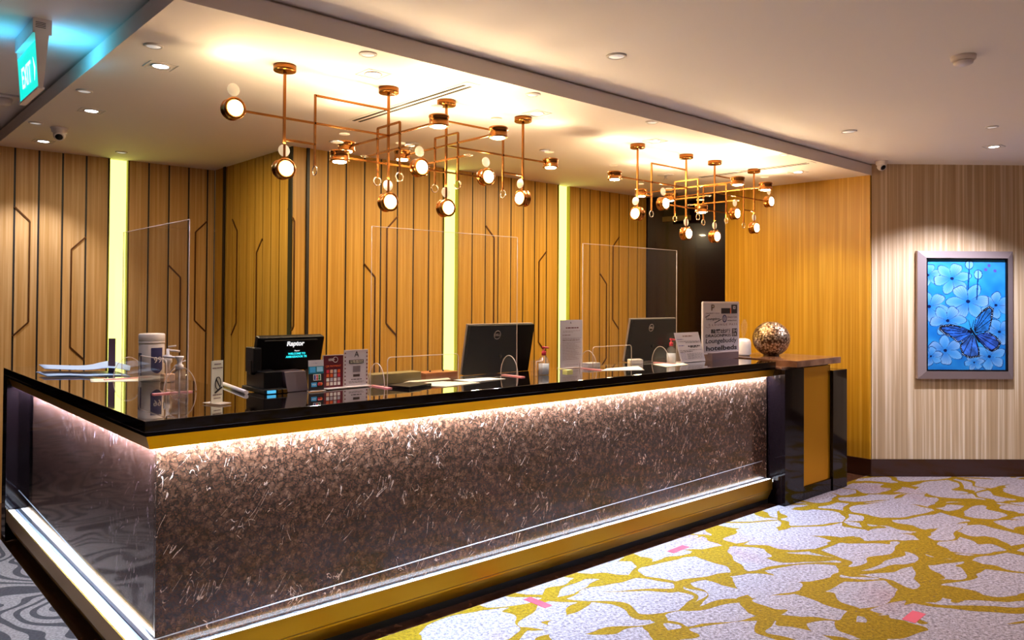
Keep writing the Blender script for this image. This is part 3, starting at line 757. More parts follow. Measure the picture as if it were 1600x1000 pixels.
    seg(450, 572, 500, 650, 6, (14, 12, 28)); seg(452, 575, 438, 520, 1.6, (14, 12, 28)); seg(455, 575, 470, 520, 1.6, (14, 12, 28))
    c = np.clip(c*np.array([.72, .80, .86]), 0, 255)/255.
    cl = np.where(c <= .04, c/12.92, ((c+.055)/1.055)**2.4)
    return W_, H_, cl
pic = thing('framed_picture', 'framed blue picture of a butterfly on flowers hanging on the pale wall', 'picture', tuple(P0 + dv*.79 + Vector((0, 0, .838))))
def wp(u, o_, z): p = P0 + dv*u - nv*o_; return Vector((p.x, p.y, z))
u0, u1, z0, z1 = .377, 1.202, .838, 1.932; a0, a1, b0, b1 = .447, 1.152, .905, 1.872
bm = BM()
def wbox(bm, ua, ub, oa, ob_, za, zb, mi=0):
    prism(bm, [wp(ua, oa, za), wp(ub, oa, za), wp(ub, ob_, za), wp(ua, ob_, za)], (0, 0, zb-za), mi)
outer = [(u0, z0), (u1, z0), (u1, z1), (u0, z1)]; inner = [(a0, b0), (a1, b0), (a1, b1), (a0, b1)]
for k in range(4):     # mitred mouldings
    j = (k+1) % 4
    A, B_, C_, D_ = outer[k], outer[j], inner[j], inner[k]
    lo = [wp(p[0], .004, p[1]) for p in (A, B_, C_, D_)]; hi = [wp(p[0], h, p[1]) for p, h in ((A, .038), (B_, .038), (C_, .052), (D_, .052))]
    va = [bm.verts.new(p) for p in lo]; vb = [bm.verts.new(p) for p in hi]
    bm.faces.new(va[::-1]); bm.faces.new(vb)
    for i in range(4): bm.faces.new([va[i], va[(i+1) % 4], vb[(i+1) % 4], vb[i]])
finish('frame', bm, 'frame_silver', pic)
bm = BM(); i0, i1, j0, j1 = a0+.012, a1-.012, b0+.012, b1-.012
wbox(bm, a0, a1, .01, .05, b0, j0); wbox(bm, a0, a1, .01, .05, j1, b1); wbox(bm, a0, i0, .01, .05, j0, j1); wbox(bm, i1, a1, .01, .05, j0, j1); finish('black_liner', bm, 'soft_black', pic)
W_, H_, cl = painting()
verts = []; 
for r_ in range(H_):
    for c_ in range(W_):
        p = wp(i0 + (i1-i0)*c_/(W_-1), .030, j0 + (j1-j0)*r_/(H_-1)) - Vector(pic['_o']); verts.append(tuple(p))
nb = len(verts)
faces = [(r_*W_+c_, r_*W_+c_+1, (r_+1)*W_+c_+1, (r_+1)*W_+c_) for r_ in range(H_-1) for c_ in range(W_-1)]
me = bpy.data.meshes.new('print'); me.from_pydata(verts, [], faces)
at = me.color_attributes.new('paint', 'FLOAT_COLOR', 'POINT')
arr = np.ones((len(verts), 4)); arr[:, :3] = cl; at.data.foreach_set('color', arr.ravel())
m, nt, p = newmat('painted_print'); an = N(nt, 'ShaderNodeAttribute', attribute_name='paint'); nt.links.new(an.outputs['Color'], p.inputs['Base Color'])
p.inputs['Roughness'].default_value = .35; nt.links.new(an.outputs['Color'], p.inputs['Emission Color']); p.inputs['Emission Strength'].default_value = .0
me.materials.append(m); ob = bpy.data.objects.new('print', me); COL.objects.link(ob); ob.parent = pic; ob['_o'] = list(pic['_o'])

# ---------------------------------------------------------------- things on the counter
T = 1.0502
def shield(p_along, sheet_x, along, lo, hi, ztop, notch, feet, label, body_off=0):
    """vertical clear sheet with a pass-through cut-out and two arched feet. along='x' or 'y'"""
    def Q(u, o_, z): return Vector((u, sheet_x+o_, z)) if along == 'x' else Vector((sheet_x+o_, u, z))
    mid = (lo+hi)/2; t = thing('sneeze_guard', label, 'screen', tuple(Q(mid, 0, T)), 'clear acrylic screens on the counter')
    n0, n1, nh = notch; r = .02
    arc = [(n0, T), (n0, T+nh-r)] + [(n0+r-r*math.cos(k*math.pi/8), T+nh-r+r*math.sin(k*math.pi/8)) for k in range(1, 5)] + \
          [(n1-r+r*math.sin(k*math.pi/8), T+nh-r+r*math.cos(k*math.pi/8)) for k in range(0, 5)] + [(n1, T)]
    poly = [(lo, T)] + arc + [(hi, T), (hi, ztop), (lo, ztop)]
    bm = BM(); prism(bm, [Q(u, -.003, z) for u, z in poly], Q(0, .006, 0)-Q(0, 0, 0), 0, 1)
    bmesh.ops.triangulate(bm, faces=[f for f in bm.faces if len(f.verts) > 4])
    sh = finish('clear_sheet', bm, ['acrylic', 'acrylic_edge'], t)
    bm = BM()
    R2 = .0025      # polished rim of the cut-out catches the light
    tube(bm, [Q(u, 0, z) for u, z in arc], R2, 6)
    tube(bm, [Q(lo, 0, ztop), Q(hi, 0, ztop)], .0018, 6); tube(bm, [Q(lo, 0, T+.03), Q(lo, 0, ztop)], .0016, 6); tube(bm, [Q(hi, 0, T+.03), Q(hi, 0, ztop)], .0020, 6)
    finish('polished_edge', bm, 'acrylic_edge', t)
    for f in feet:
        pts = [Q(f, .075*math.cos(k*math.pi/12), T+.004+.115*math.sin(k*math.pi/12)) for k in range(13)]
        bm = BM(); prism(bm, pts, Q(.004, 0, 0)-Q(0, 0, 0), 0, 1); tube(bm, pts, .0022, 6, 1); ft = finish('arched_foot', bm, ['acrylic', 'acrylic_edge'], t)
        bm = BM(); a_ = Q(f-.012, -.12, T); b_ = Q(f+.016, .055, T+.0048)
        box(bm, min(a_.x, b_.x), max(a_.x, b_.x), min(a_.y, b_.y), max(a_.y, b_.y), a_.z, b_.z); o = finish('foot_base', bm, 'pink_clear', t); o['label'] = 'pink film covered base of the foot'
    return t
shield(0, 1.29, 'y', 3.66, 4.68, 1.856, (3.95, 4.37, .14), (3.76, 4.56), 'clear acrylic screen standing on left leg of counter by wipes canister')
shield(0, 3.40, 'x', 2.10, 3.095, 1.862, (2.20, 2.66, .145), (2.135, 3.035), 'clear acrylic screen on counter between grey QR sign and middle monitor')
shield(0, 3.41, 'x', 3.67, 4.668, 1.857, (3.77, 4.16, .14), (3.725, 4.48), 'clear acrylic screen on counter in front of the far monitor')

# blue plastic sleeves and papers at the left
def sheet_obj(name, pts, thick, m, label, cat, curl=None, group=None):
    bm = BM(); n = 12; top = []; bot = []
    (ax_, ay, az), (bx, by, bz), (cx_, cy_, cz), (dx_, dy, dz) = pts
    for i in range(n+1):
        s = i/n; r1 = []
        for j in range(n+1):
            t_ = j/n
            px = (1-s)*((1-t_)*ax_+t_*dx_)+s*((1-t_)*bx+t_*cx_); py = (1-s)*((1-t_)*ay+t_*dy)+s*((1-t_)*by+t_*cy_)
            pz = (1-s)*((1-t_)*az+t_*dz)+s*((1-t_)*bz+t_*cz)
            if curl: pz += curl(s, t_)
            r1.append((px, py, pz))
        top.append(r1)
    vt = [[bm.verts.new((p[0], p[1], p[2]+thick)) for p in r1] for r1 in top]; vb = [[bm.verts.new(p) for p in r1] for r1 in top]
    for i in range(n):
        for j in range(n):
            f = bm.faces.new([vt[i][j], vt[i+1][j], vt[i+1][j+1], vt[i][j+1]]); f.smooth = True
            f = bm.faces.new([vb[i][j], vb[i][j+1], vb[i+1][j+1], vb[i+1][j]]); f.smooth = True
    for k in range(n):
        bm.faces.new([vt[0][k], vt[0][k+1], vb[0][k+1], vb[0][k]]); bm.faces.new([vt[n][k+1], vt[n][k], vb[n][k], vb[n][k+1]])
        bm.faces.new([vt[k+1][0], vt[k][0], vb[k][0], vb[k+1][0]]); bm.faces.new([vt[k][n], vt[k+1][n], vb[k+1][n], vb[k][n]])
    return tag(finish(name, bm, m), label, cat, group)
sheet_obj('plastic_sleeve', [(.99, 5.30, T), (.985, 4.98, T), (1.34, 4.72, T), (1.36, 5.02, T)], .002, 'blue_plastic', 'lower blue white plastic sleeve lying flat on left leg of counter', 'plastic sleeve', lambda s, t: .004*abs(math.sin(6*t)), 'blue plastic sleeves')
sheet_obj('plastic_sleeve', [(1.02, 5.38, T+.036), (1.0, 5.12, T+.030), (1.36, 4.78, T+.02), (1.44, 5.05, T+.02)], .002, 'blue_plastic', 'upper light blue plastic sleeve bulging above another on left counter', 'plastic sleeve', lambda s, t: .035*math.exp(-((t-.78)/.18)**2)*(1-.5*s), 'blue plastic sleeves')
sheet_obj('paper_sheet', [(1.13, 4.68, T), (1.09, 4.50, T), (1.30, 4.40, T), (1.36, 4.60, T)], .001, 'cream_paper', 'cream paper sheet lying before the wipes canister under blue sleeves', 'paper', None)
sd = thing('table_sign', 'narrow dark purple upright card standing before left lime strip', 'sign', (1.30, 4.92, T))
bm = BM(); prism(bm, [(1.288, 4.935, T), (1.318, 4.909, T), (1.318, 4.909, T+.205), (1.288, 4.935, T+.205)], (-.003, -.003, 0)); finish('card', bm, mat('purple_card', (92, 62, 76), .5) and 'purple_card', sd)

# wipes canister
wc = thing('wipes_canister', 'white wipes canister with navy label beside the acrylic screen', 'canister', (1.36, 4.40, T))
bm = BM(); lathe(bm, (1.36, 4.40, T), (0, 0, 1), [(0, 0), (.060, 0), (.064, .004), (.064, .196), (.062, .200), (0, .200)], 32); finish('tub', bm, 'white_plastic', wc)
bm = BM(); lathe(bm, (1.36, 4.40, T+.200), (0, 0, 1), [(0, 0), (.0655, 0), (.0655, .010), (.064, .011), (.0655, .013), (.0655, .046), (.060, .052), (0, .053)], 32); finish('lid', bm, 'white_plastic', wc)
bm = BM(); 
def lab(bm, cx_, cy_, r, z0_, z1_, a0_, a1_, mi=0, shape=None):
    n = 12; prev = None
    for k in range(n+1):
        a_ = math.radians(a0_+(a1_-a0_)*k/n); zl_ = z0_ + (shape(k/n) if shape else 0)
        q = (bm.verts.new((cx_+r*math.cos(a_), cy_+r*math.sin(a_), zl_)), bm.verts.new((cx_+r*math.cos(a_), cy_+r*math.sin(a_), z1_)))
        if prev: bm.faces.new([prev[0], q[0], q[1], prev[1]]).material_index = mi
        prev = q
lab(bm, 1.36, 4.40, .0645, T+.062, T+.178, 250, 306, shape=lambda s: -.02*math.sin(s*3.14)); lab(bm, 1.36, 4.40, .0645, T+.03, T+.15, 168, 205); finish('navy_label', bm, 'navy', wc)
ux = Vector((math.sin(math.radians(10)), -.0, 0)); vd_ = Vector((0.36, -.93, 0)); hx = Vector((.93, .36, 0))
lettering('label_lettering', '99', Vector((1.36, 4.40, T+.112))+Vector((math.cos(math.radians(280)), math.sin(math.radians(280)), 0))*.0655, (.985, .17, 0), (0, 0, 1), .045, 'white_plastic', wc)
# small square bottle with pump
sb = thing('pump_bottle', 'small square peach pump bottle in front of the wipes canister', 'bottle', (1.40, 4.27, T))
bm = BM(); box(bm, 1.372, 1.432, 4.245, 4.300, T, T+.045); finish('bottle_body', bm, 'peach', sb, bevel=.006)
bm = BM(); lathe(bm, (1.402, 4.272, T+.045), (0, 0, 1), [(0, 0), (.013, 0), (.013, .05), (.022, .06), (.020, .095), (.008, .10), (.008, .13), (0, .13)], 16); cyl(bm, (1.402, 4.272, T+.168), (1.455, 4.25, T+.160), .006, 8); cyl(bm, (1.402, 4.272, T+.185), (1.44, 4.26, T+.190), .004, 8)
finish('pump_head', bm, 'white_plastic', sb)
bm = BM(); tube(bm, [(1.41, 4.26, T+.05), (1.43, 4.25, T+.085), (1.46, 4.235, T+.105), (1.48, 4.23, T+.112)], .003, 8); finish('spout_tube', bm, 'white_plastic', sb)
# clear pump bottle
cb = thing('pump_bottle', 'clear round pump bottle standing on counter at the left corner', 'bottle', (1.232, 3.60, T))
bm = BM(); lathe(bm, (1.232, 3.60, T), (0, 0, 1), [(0, 0), (.036, 0), (.039, .004), (.039, .085), (.036, .100), (.026, .113), (.015, .120), (.015, .135), (.0, .135)], 28); finish('bottle_body', bm, 'bottle_clear', cb)
bm = BM(); lathe(bm, (1.232, 3.60, T+.003), (0, 0, 1), [(0, 0), (.034, 0), (.035, .07), (0, .07)], 24); finish('liquid', bm, mat('amber_liquid', (206, 150, 120), .15) and 'bottle_clear', cb)
bm = BM(); lathe(bm, (1.232, 3.60, T+.125), (0, 0, 1), [(0, 0), (.017, 0), (.017, .018), (.011, .022), (.010, .034), (.018, .052), (.018, .058), (0, .058)], 20); cyl(bm, (1.232, 3.60, T+.176), (1.172, 3.635, T+.182), .005, 8); finish('pump_head', bm, 'white_plastic', cb)
bm = BM(); cyl(bm, (1.232, 3.60, T+.006), (1.232, 3.60, T+.13), .0035, 8); finish('dip_tube', bm, 'white_plastic', cb)

def upright_sign(name, label, x0, x1, y, z0_, z1_, m, tilt=.0, base=.06, edge='acrylic_edge', cat='sign', group=None, dy=0.0, thick=.004, base_mat='acrylic_edge'):
    """upright card in a clear holder; returns thing + face placement function F(u 0..1, v 0..1)"""
    t = thing(name, label, cat, ((x0+x1)/2, y, z0_), group)
    d = Vector((x1-x0, dy, 0)); wl = d.length; xd = d.normalized(); n = Vector((xd.y, -xd.x, 0)); upv = Vector((0, 0, z1_-z0_)) - n*tilt
    A = Vector((x0, y-dy/2, z0_))
    bm = BM(); prism(bm, [A, A+d, A+d+upv, A+upv], -n*thick, 0); pn = finish('panel', bm, m, t)
    if base:
        bm = BM(); q = [A-n*(-.002)-n*0 + n*base*.6, A+d+n*base*.6, A+d-n*base*.6, A-n*base*.6]; q = [p-Vector((0, 0, .0)) for p in q]
        prism(bm, q, (0, 0, .003)); finish('holder_base', bm, base_mat, t)
    def F(u, v, o_=.0012): return A + d*u + upv*v + n*o_
    return t, F, xd, upv.normalized(), n
def patch(t, F, u0_, u1_, v0, v1, m, nm='printed_block', o_=.001):
    bm = BM(); p = [F(u0_, v0, o_), F(u1_, v0, o_), F(u1_, v1, o_), F(u0_, v1, o_)]; prism(bm, p, (F(0, 0, .0003)-F(0, 0, 0)))
    return finish(nm, bm, m, t)
def textlines(t, F, xd, uv, spec, m='ink_brown', nm='printed_lines'):
    bm = BM()
    for (u0_, u1_, v, h) in spec:
        p = [F(u0_, v-h/2, .001), F(u1_, v-h/2, .001), F(u1_, v+h/2, .001), F(u0_, v+h/2, .001)]; prism(bm, p, (F(0, 0, .0003)-F(0, 0, 0)))
    return finish(nm, bm, m, t)

def fit(t, F, s, u0_, u1_, v0, v1, m='ink', nm='lettering', bold=0., o_=.0014):
    ob = lettering(nm, s, F(0, 0, o_), F(1, 0)-F(0, 0), F(0, 1)-F(0, 0), .05, m, t, align='LEFT', bold=bold)
    O = F(0, 0, o_) - Vector(t['_o']); X = (F(1, 0)-F(0, 0)); U = (F(0, 1)-F(0, 0)); lx, lu = X.length, U.length; X.normalize(); U.normalize()
    co = [(v, (v.co-O).dot(X), (v.co-O).dot(U), (v.co-O).dot(X.cross(U))) for v in ob.data.vertices]
    a0_, a1_ = min(c[1] for c in co), max(c[1] for c in co); b0_, b1_ = min(c[2] for c in co), max(c[2] for c in co)
    for v, a, b_, n_ in co:
        v.co = O + X*((u0_ + (u1_-u0_)*(a-a0_)/(a1_-a0_))*lx) + U*((v0 + (v1-v0)*(b_-b0_)/(b1_-b0_))*lu) + X.cross(U)*n_
    return ob
def words(t, F, rows, m='ink_brown', nm='printed_lines', seed=1):
    """rows of small print too fine to read: (u0, u1, v, height)"""
    rg = random.Random(seed); bm = BM()
    for (ua, ub, v, h) in rows:
        u = ua
        while u < ub:
            w_ = min(rg.uniform(.05, .14), ub-u); p = [F(u, v-h/2, .001), F(u+w_, v-h/2, .001), F(u+w_, v+h/2, .001), F(u, v+h/2, .001)]
            prism(bm, p, (F(0, 0, .0003)-F(0, 0, 0))); u += w_ + .022
    return finish(nm, bm, m, t)
def stroke(t, F, pts, w_, m, nm):
    bm = BM()
    for (a, b_), (c_, d_) in zip(pts, pts[1:]):
        A, B_ = F(a, b_, .0012), F(c_, d_, .0012); dd = (B_-A).normalized(); nn = (F(0, 0, 1)-F(0, 0, 0)).normalized(); sd = dd.cross(nn)*w_/2
        prism(bm, [A-sd, B_-sd, B_+sd, A+sd], nn*.0003)
    return finish(nm, bm, m, t)
# no-smoking sign
t, F, xd, uv, n = upright_sign('table_sign', 'small cream no-smoking sign on clear base near counter corner', 1.243, 1.299, 3.262, T+.004, T+.182, 'cream_paper', dy=.02, base=.085)
words(t, F, [(.22, .82, .92, .028), (.08, .95, .83, .028), (.12, .92, .20, .028), (.2, .8, .12, .022)])
bm = BM(); c = F(.56, .47, .002); tube(bm, [c + (xd*math.cos(k*math.pi/12)*.014 + uv*math.sin(k*math.pi/12)*.026) for k in range(24)], .0016, 6, closed=True)
bar(bm, c - xd*.010 + uv*.018, c + xd*.010 - uv*.018, .003); bar(bm, F(.3, .25, .002), F(.9, .37, .002), .005); finish('no_smoking_symbol', bm, 'ink', t)
# white tube
bm = BM(); tube(bm, [(1.56, 3.93, T+.009), (1.50, 3.50, T+.009)], .010, 14); bm2 = bm
o = finish('white_tube', bm2, 'white_plastic'); tag(o, 'white plastic tube lying on counter between no-smoking sign and register', 'tube')

# POS terminal
ps = thing('cash_register', 'black touchscreen cash register with rear display on the counter', 'cash register', (1.74, 3.56, T))
def slab_t(bm, x0, x1, ytop, ybot, zt, zb, th, taper=.0, mi=0):
    """tilted slab: top edge at ytop/zt, bottom edge at ybot/zb, depth th behind"""
    A = [Vector((x0+taper, ybot, zb)), Vector((x1-taper, ybot, zb)), Vector((x1, ytop, zt)), Vector((x0, ytop, zt))]
    prism(bm, A, Vector((0, th, .012)), mi)
bm = BM(); slab_t(bm, 1.585, 1.935, 3.565, 3.615, 1.306, 1.135, .045, .0); finish('screen_housing', bm, 'black_plastic', ps, bevel=.010)
bm = BM(); box(bm, 1.61, 1.885, 3.545, 3.63, 1.285, 1.293); finish('top_ridge', bm, 'black_plastic', ps, bevel=.003)
bm = BM(); box(bm, 1.56, 1.60, 3.56, 3.66, 1.14, 1.26); box(bm, 1.556, 1.585, 3.58, 3.63, 1.13, 1.20); finish('card_slot_reader', bm, 'soft_black', ps, bevel=.006)
bm = BM()
prism(bm, [(1.62, 3.62, T+.12), (1.84, 3.62, T+.12), (1.80, 3.62, T), (1.60, 3.62, T)], (0, .08, 0)); box(bm, 1.56, 1.672, 3.44, 3.70, T, T+.022); box(bm, 1.575, 1.665, 3.48, 3.68, T+.02, T+.10)
finish('stand', bm, 'soft_black', ps, bevel=.004)
bm = BM(); prism(bm, [(1.680, 3.455, T), (1.79, 3.455, T), (1.79, 3.49, T+.095), (1.680, 3.49, T+.095)], (0, .11, 0)); finish('printer_block', bm, mat('grey_plastic', (70, 54, 56), .4) and 'grey_plastic', ps, bevel=.003)
hn = Vector((0, -.96, -.28)); hu = Vector((0, -.28, .96))
lettering('maker_lettering', 'Raptor', (1.775, 3.5665, 1.273), (1, 0, 0), hu, .034, 'white_glow', ps, bold=.0012, sx=.95)
lettering('screen_lettering', 'WELCOME TO', (1.79, 3.583, 1.222), (1, 0, 0), hu, .014, 'teal_screen', ps, bold=.0006)
lettering('screen_lettering', 'AMBASSADOR TR', (1.79, 3.587, 1.207), (1, 0, 0), hu, .014, 'teal_screen', ps, bold=.0006)
lettering('screen_lettering', 'Raptor', (1.79, 3.580, 1.237), (1, 0, 0), hu, .010, 'white_glow', ps)
bm = BM(); box(bm, 1.572, 1.612, 3.431, 3.44, T+.004, T+.017); finish('base_screen', bm, 'blue_screen', ps)
bm = BM(); box(bm, 1.622, 1.640, 3.431, 3.44, T+.003, T+.018); box(bm, 1.648, 1.668, 3.431, 3.44, T+.003, T+.018); finish('base_sticker', bm, 'gold_dull', ps)

# card brands stand
t, F, xd, uv, n = upright_sign('card_sign', 'narrow sign of payment card logos leaning before the cash register', 1.762, 1.842, 3.40, T+.003, T+.150, 'ink', tilt=.01, base=.03)
patch(t, F, 0, 1, .80, 1, 'grey_paper'); patch(t, F, 0, 1, .56, .80, mat('teal_card', (20, 112, 130), .5) and 'teal_card'); patch(t, F, .08, .46, .60, .78, 'sky_blue', o_=.0016); patch(t, F, .54, .94, .62, .78, mat('pale_blue', (150, 200, 226), .5) and 'pale_blue', o_=.0016)
patch(t, F, .30, .80, .34, .54, 'white_paper', o_=.0016); 
for k, m_ in enumerate(('ink_blue', 'red_plastic', mat('card_green', (40, 130, 70), .5) and 'card_green')): patch(t, F, .34+.15*k, .46+.15*k, .36, .52, m_, o_=.002)
lettering('lettering', 'JCB', F(.56, .44, .0026), xd, uv, .012, 'white_paper', t)
patch(t, F, .16, .52, .14, .28, 'sky_blue', o_=.0016); lettering('lettering', 'VISA', F(.34, .21, .0022), xd, uv, .011, 'white_paper', t)
words(t, F, [(.2, .8, .90, .03)], 'ink_blue')
bm = BM(); 
for u_, mi in ((.68, 0), (.80, 1)): lathe(bm, F(u_, .22, .0012), n, [(0, 0), (.008, 0), (.008, .0006), (0, .0006)], 16, mi)
finish('card_emblem', bm, ['red_plastic', 'orange_ink'], t)
# maroon QR payment sign
t, F, xd, uv, n = upright_sign('payment_sign', 'maroon payment sign with grid of coloured icons on the counter', 1.864, 1.977, 3.455, T+.004, T+.166, 'maroon', dy=.0, base=.07, base_mat='white_plastic')
bm = BM(); e = .0022
for A_, B_ in (((0, 0), (1, 0)), ((1, 0), (1, 1)), ((1, 1), (0, 1)), ((0, 1), (0, 0))): bar(bm, F(*A_, .0), F(*B_, .0), .004)
finish('clear_edge', bm, 'acrylic_edge', t)
lettering('lettering', 'KRIS+', F(.42, .86, .0016), xd, uv, .017, 'white_paper', t, sx=.8); bm = BM(); c = F(.60, .86, .0016)
tube(bm, [c + xd*math.cos(k*math.pi/8)*.013 + uv*math.sin(k*math.pi/8)*.013 for k in range(16)], .001, 6, closed=True); finish('ring_emblem', bm, 'white_paper', t)
lettering('lettering', 'QR PAYMENT', F(.5, .665, .0016), xd, uv, .0145, 'orange_ink', t, sx=.95)
cs = ['red_plastic', 'peach', 'grey_paper', 'orange_ink', 'orange_ink', 'orange_ink', 'grey_paper', 'red_plastic', 'white_paper', 'grey_paper', 'white_paper', 'grey_paper', 'peach', 'white_paper', 'white_paper', 'white_paper']
for r_ in range(4):
    for c_ in range(4): patch(t, F, .17+c_*.18, .30+c_*.18, .46-r_*.125, .56-r_*.125, cs[r_*4+c_], 'payment_icon')
# grey sign with A logo
t, F, xd, uv, n = upright_sign('notice_sign', 'grey upright notice headed by a large letter A beside maroon sign', 1.984, 2.119, 3.46, T+.004, T+.186, 'grey_paper', base=.07, base_mat='white_plastic')
bm = BM()
for A_, B_ in (((0, 0), (1, 0)), ((1, 0), (1, 1)), ((1, 1), (0, 1)), ((0, 1), (0, 0))): bar(bm, F(*A_, .0), F(*B_, .0), .004)
finish('clear_edge', bm, 'acrylic_edge', t)
lettering('lettering', 'A', F(.52, .88, .0016), xd, uv, .040, 'ink', t)
patch(t, F, .2, .82, .63, .73, mat('dark_band', (60, 42, 34), .5) and 'dark_band'); words(t, (lambda u, v, o_=0: F(u, v, o_+.0009)), [(.25, .78, .70, .018), (.25, .78, .66, .018)], 'cream_paper')
patch(t, F, .37, .68, .39, .56, mat('code_grey', (112, 100, 102), .5) and 'code_grey', 'blank_square'); patch(t, F, .38, .66, .26, .33, 'dark_band'); words(t, F, [(.3, .74, .19, .022), (.2, .85, .13, .010), (.2, .8, .10, .010)], 'ink')
bm = BM()
for k in range(9):
    for u_ in (.035, .965): box(bm, *(sorted((F(u_, .06+k*.105).x-.0035, F(u_, .06+k*.105).x+.0035))), F(u_, 0).y-.0008, F(u_, 0).y, F(0, .06+k*.105).z, F(0, .06+k*.105).z+.007)
finish('border_marks', bm, 'maroon', t)

# tray, papers, boxes behind
bm = BM(); prism(bm, [(2.19, 3.19, T), (2.37, 3.25, T), (2.33, 3.385, T), (2.155, 3.325, T)], (0, 0, .014)); o = finish('card_tray', bm, 'soft_black', bevel=.002); tag(o, 'small black flat tray at counter edge in front of papers', 'tray')
sheet_obj('paper_sheet', [(2.40, 3.17, T), (2.66, 3.21, T), (2.54, 3.385, T), (2.30, 3.39, T)][::1], .0025, 'cream_paper', 'cream paper sheets lying right of the black tray', 'paper', lambda s, t: .0, 'papers on the front counter')
sheet_obj('paper_sheet', [(2.62, 3.24, T+.003), (2.90, 3.28, T), (2.86, 3.39, T), (2.62, 3.39, T+.003)], .002, 'white_paper', 'white paper sheet lying in front of the middle monitor', 'paper', None, 'papers on the front counter')
sheet_obj('paper_sheet', [(2.30, 3.415, T+.004), (2.62, 3.415, T+.004), (2.62, 3.44, T+.010), (2.36, 3.44, T+.010)], .002, 'cream_paper', 'raised cream paper sheet against the brown wooden box', 'paper', None, 'papers on the front counter')
bx = thing('wooden_box', 'small orange brown wooden box behind papers on the counter', 'box', (2.58, 3.50, T))
bm = BM(); box(bm, 2.475, 2.695, 3.45, 3.555, T, T+.034); finish('body', bm, 'brown_wood', bx, bevel=.002)
bm = BM(); box(bm, 2.472, 2.698, 3.447, 3.558, T+.034, T+.044); finish('lid', bm, 'brown_wood', bx, bevel=.002)
bm = BM(); cyl(bm, (2.54, 3.50, T+.044), (2.54, 3.50, T+.052), .005, 10); cyl(bm, (2.63, 3.50, T+.044), (2.63, 3.50, T+.052), .005, 10); finish('knob', bm, 'ink', bx)
bm = BM(); box(bm, 2.15, 2.455, 3.46, 3.55, T, T+.055); o = finish('card_box', bm, 'olive_card', bevel=.004); tag(o, 'low olive box behind the acrylic screen left of wooden box', 'box')

# monitors
def monitor(x0, x1, ytop, ybot, zt, zb, label, logo_u):
    t = thing('monitor', label, 'monitor', ((x0+x1)/2, ybot+.08, .782), 'black monitors seen from behind')
    A = [Vector((x0, ybot, zb)), Vector((x1, ybot, zb)), Vector((x1, ytop, zt)), Vector((x0, ytop, zt))]
    nn = (A[1]-A[0]).cross(A[3]-A[0]).normalized(); th = -nn if nn.y < 0 else nn
    bm = BM(); prism(bm, A, th*.022); finish('back_cover', bm, 'black_plastic', t, bevel=.003)
    bm = BM(); prism(bm, [p + th*.022 for p in (A[0]-Vector((.003, 0, .0)), A[1]+Vector((.003, 0, .0)), A[2]+Vector((.003, 0, .003)), A[3]+Vector((-.003, 0, .003)))], th*.016); finish('front_frame', bm, 'silver', t)
    bm = BM(); q = [p + th*.038 for p in A]; prism(bm, q, th*.002); finish('screen', bm, 'soft_black', t)
    uvv = (A[3]-A[0]).normalized(); xv = Vector((1, 0, 0)); c = A[0] + (A[1]-A[0])*logo_u + (A[3]-A[0])*.80 - th*.001
    bm = BM(); tube(bm, [c + xv*math.cos(k*math.pi/12)*.026 + uvv*math.sin(k*math.pi/12)*.026 for k in range(24)], .0022, 6, closed=True); finish('round_logo', bm, 'silver', t)
    lettering('maker_lettering', 'DELL', c - th*.0015, xv, uvv, .021, 'silver', t, bold=.0006)
    cm = (A[0]+A[1])/2 + (A[3]-A[0])*.35
    bm = BM(); cyl(bm, cm + th*.0 + Vector((0, -.01, 0)), cm + Vector((0, -.012, 0)) + th*.01, .012, 12)
    prism(bm, [(cm.x-.04, ybot+.045, .79), (cm.x+.04, ybot+.045, .79), (cm.x+.04, ybot+.045, zb+.1), (cm.x-.04, ybot+.045, zb+.1)], (0, .02, 0)); box(bm, cm.x-.11, cm.x+.11, ybot+.0, ybot+.2, .780, .792)
    finish('stand', bm, 'black_plastic', t)
    return t
monitor(2.925, 3.455, 3.625, 3.685, 1.337, 1.035, 'middle black monitor seen from behind, left of the standing notice', .42)
monitor(4.405, 4.935, 3.595, 3.655, 1.354, 1.045, 'far black monitor seen from behind, left of the logo board', .42)

def sanitizer(x, y, label, tall=.17, m='clear_liquid', wide=.032):
    t = thing('sanitizer_bottle', label, 'bottle', (x, y, T), 'sanitizer bottles with red pumps')
    bm = BM(); lathe(bm, (x, y, T), (0, 0, 1), [(0, 0), (wide, 0), (wide+.002, .004), (wide+.002, tall*.45), (wide-.004, tall*.56), (.013, tall*.66), (.012, tall*.70), (0, tall*.70)], 24); finish('bottle_body', bm, 'bottle_clear', t)
    bm = BM(); lathe(bm, (x, y, T+.003), (0, 0, 1), [(0, 0), (wide-.002, 0), (wide-.001, tall*.38), (0, tall*.38)], 24); finish('gel', bm, m, t)
    bm = BM(); lathe(bm, (x, y, T+tall*.68), (0, 0, 1), [(0, 0), (.014, 0), (.013, .024), (.005, .028), (.005, .046), (.0, .046)], 18); cyl(bm, (x-.012, y, T+tall*.68+.048), (x+.032, y-.006, T+tall*.68+.044), .006, 10); o = finish('pump', bm, 'red_plastic', t); o['label'] = 'red pump head'
    return t
sanitizer(3.235, 3.315, 'clear sanitizer bottle with red pump right of the middle monitor')
sanitizer(4.541, 3.362, 'clear sanitizer bottle with red pump between far monitor and leaflet stand', .18, 'clear_liquid', .033)
t = thing('clear_cup', 'small clear plastic holder beside the sanitizer near middle monitor', 'holder', (3.155, 3.30, T))
bm = BM(); box(bm, 3.13, 3.18, 3.27, 3.32, T, T+.09); finish('body', bm, 'bottle_clear', t)
bm = BM(); tube(bm, [(3.13, 3.27, T+.003), (3.13, 3.27, T+.088), (3.18, 3.27, T+.088)], .002, 6); finish('rim', bm, 'acrylic_edge', t)

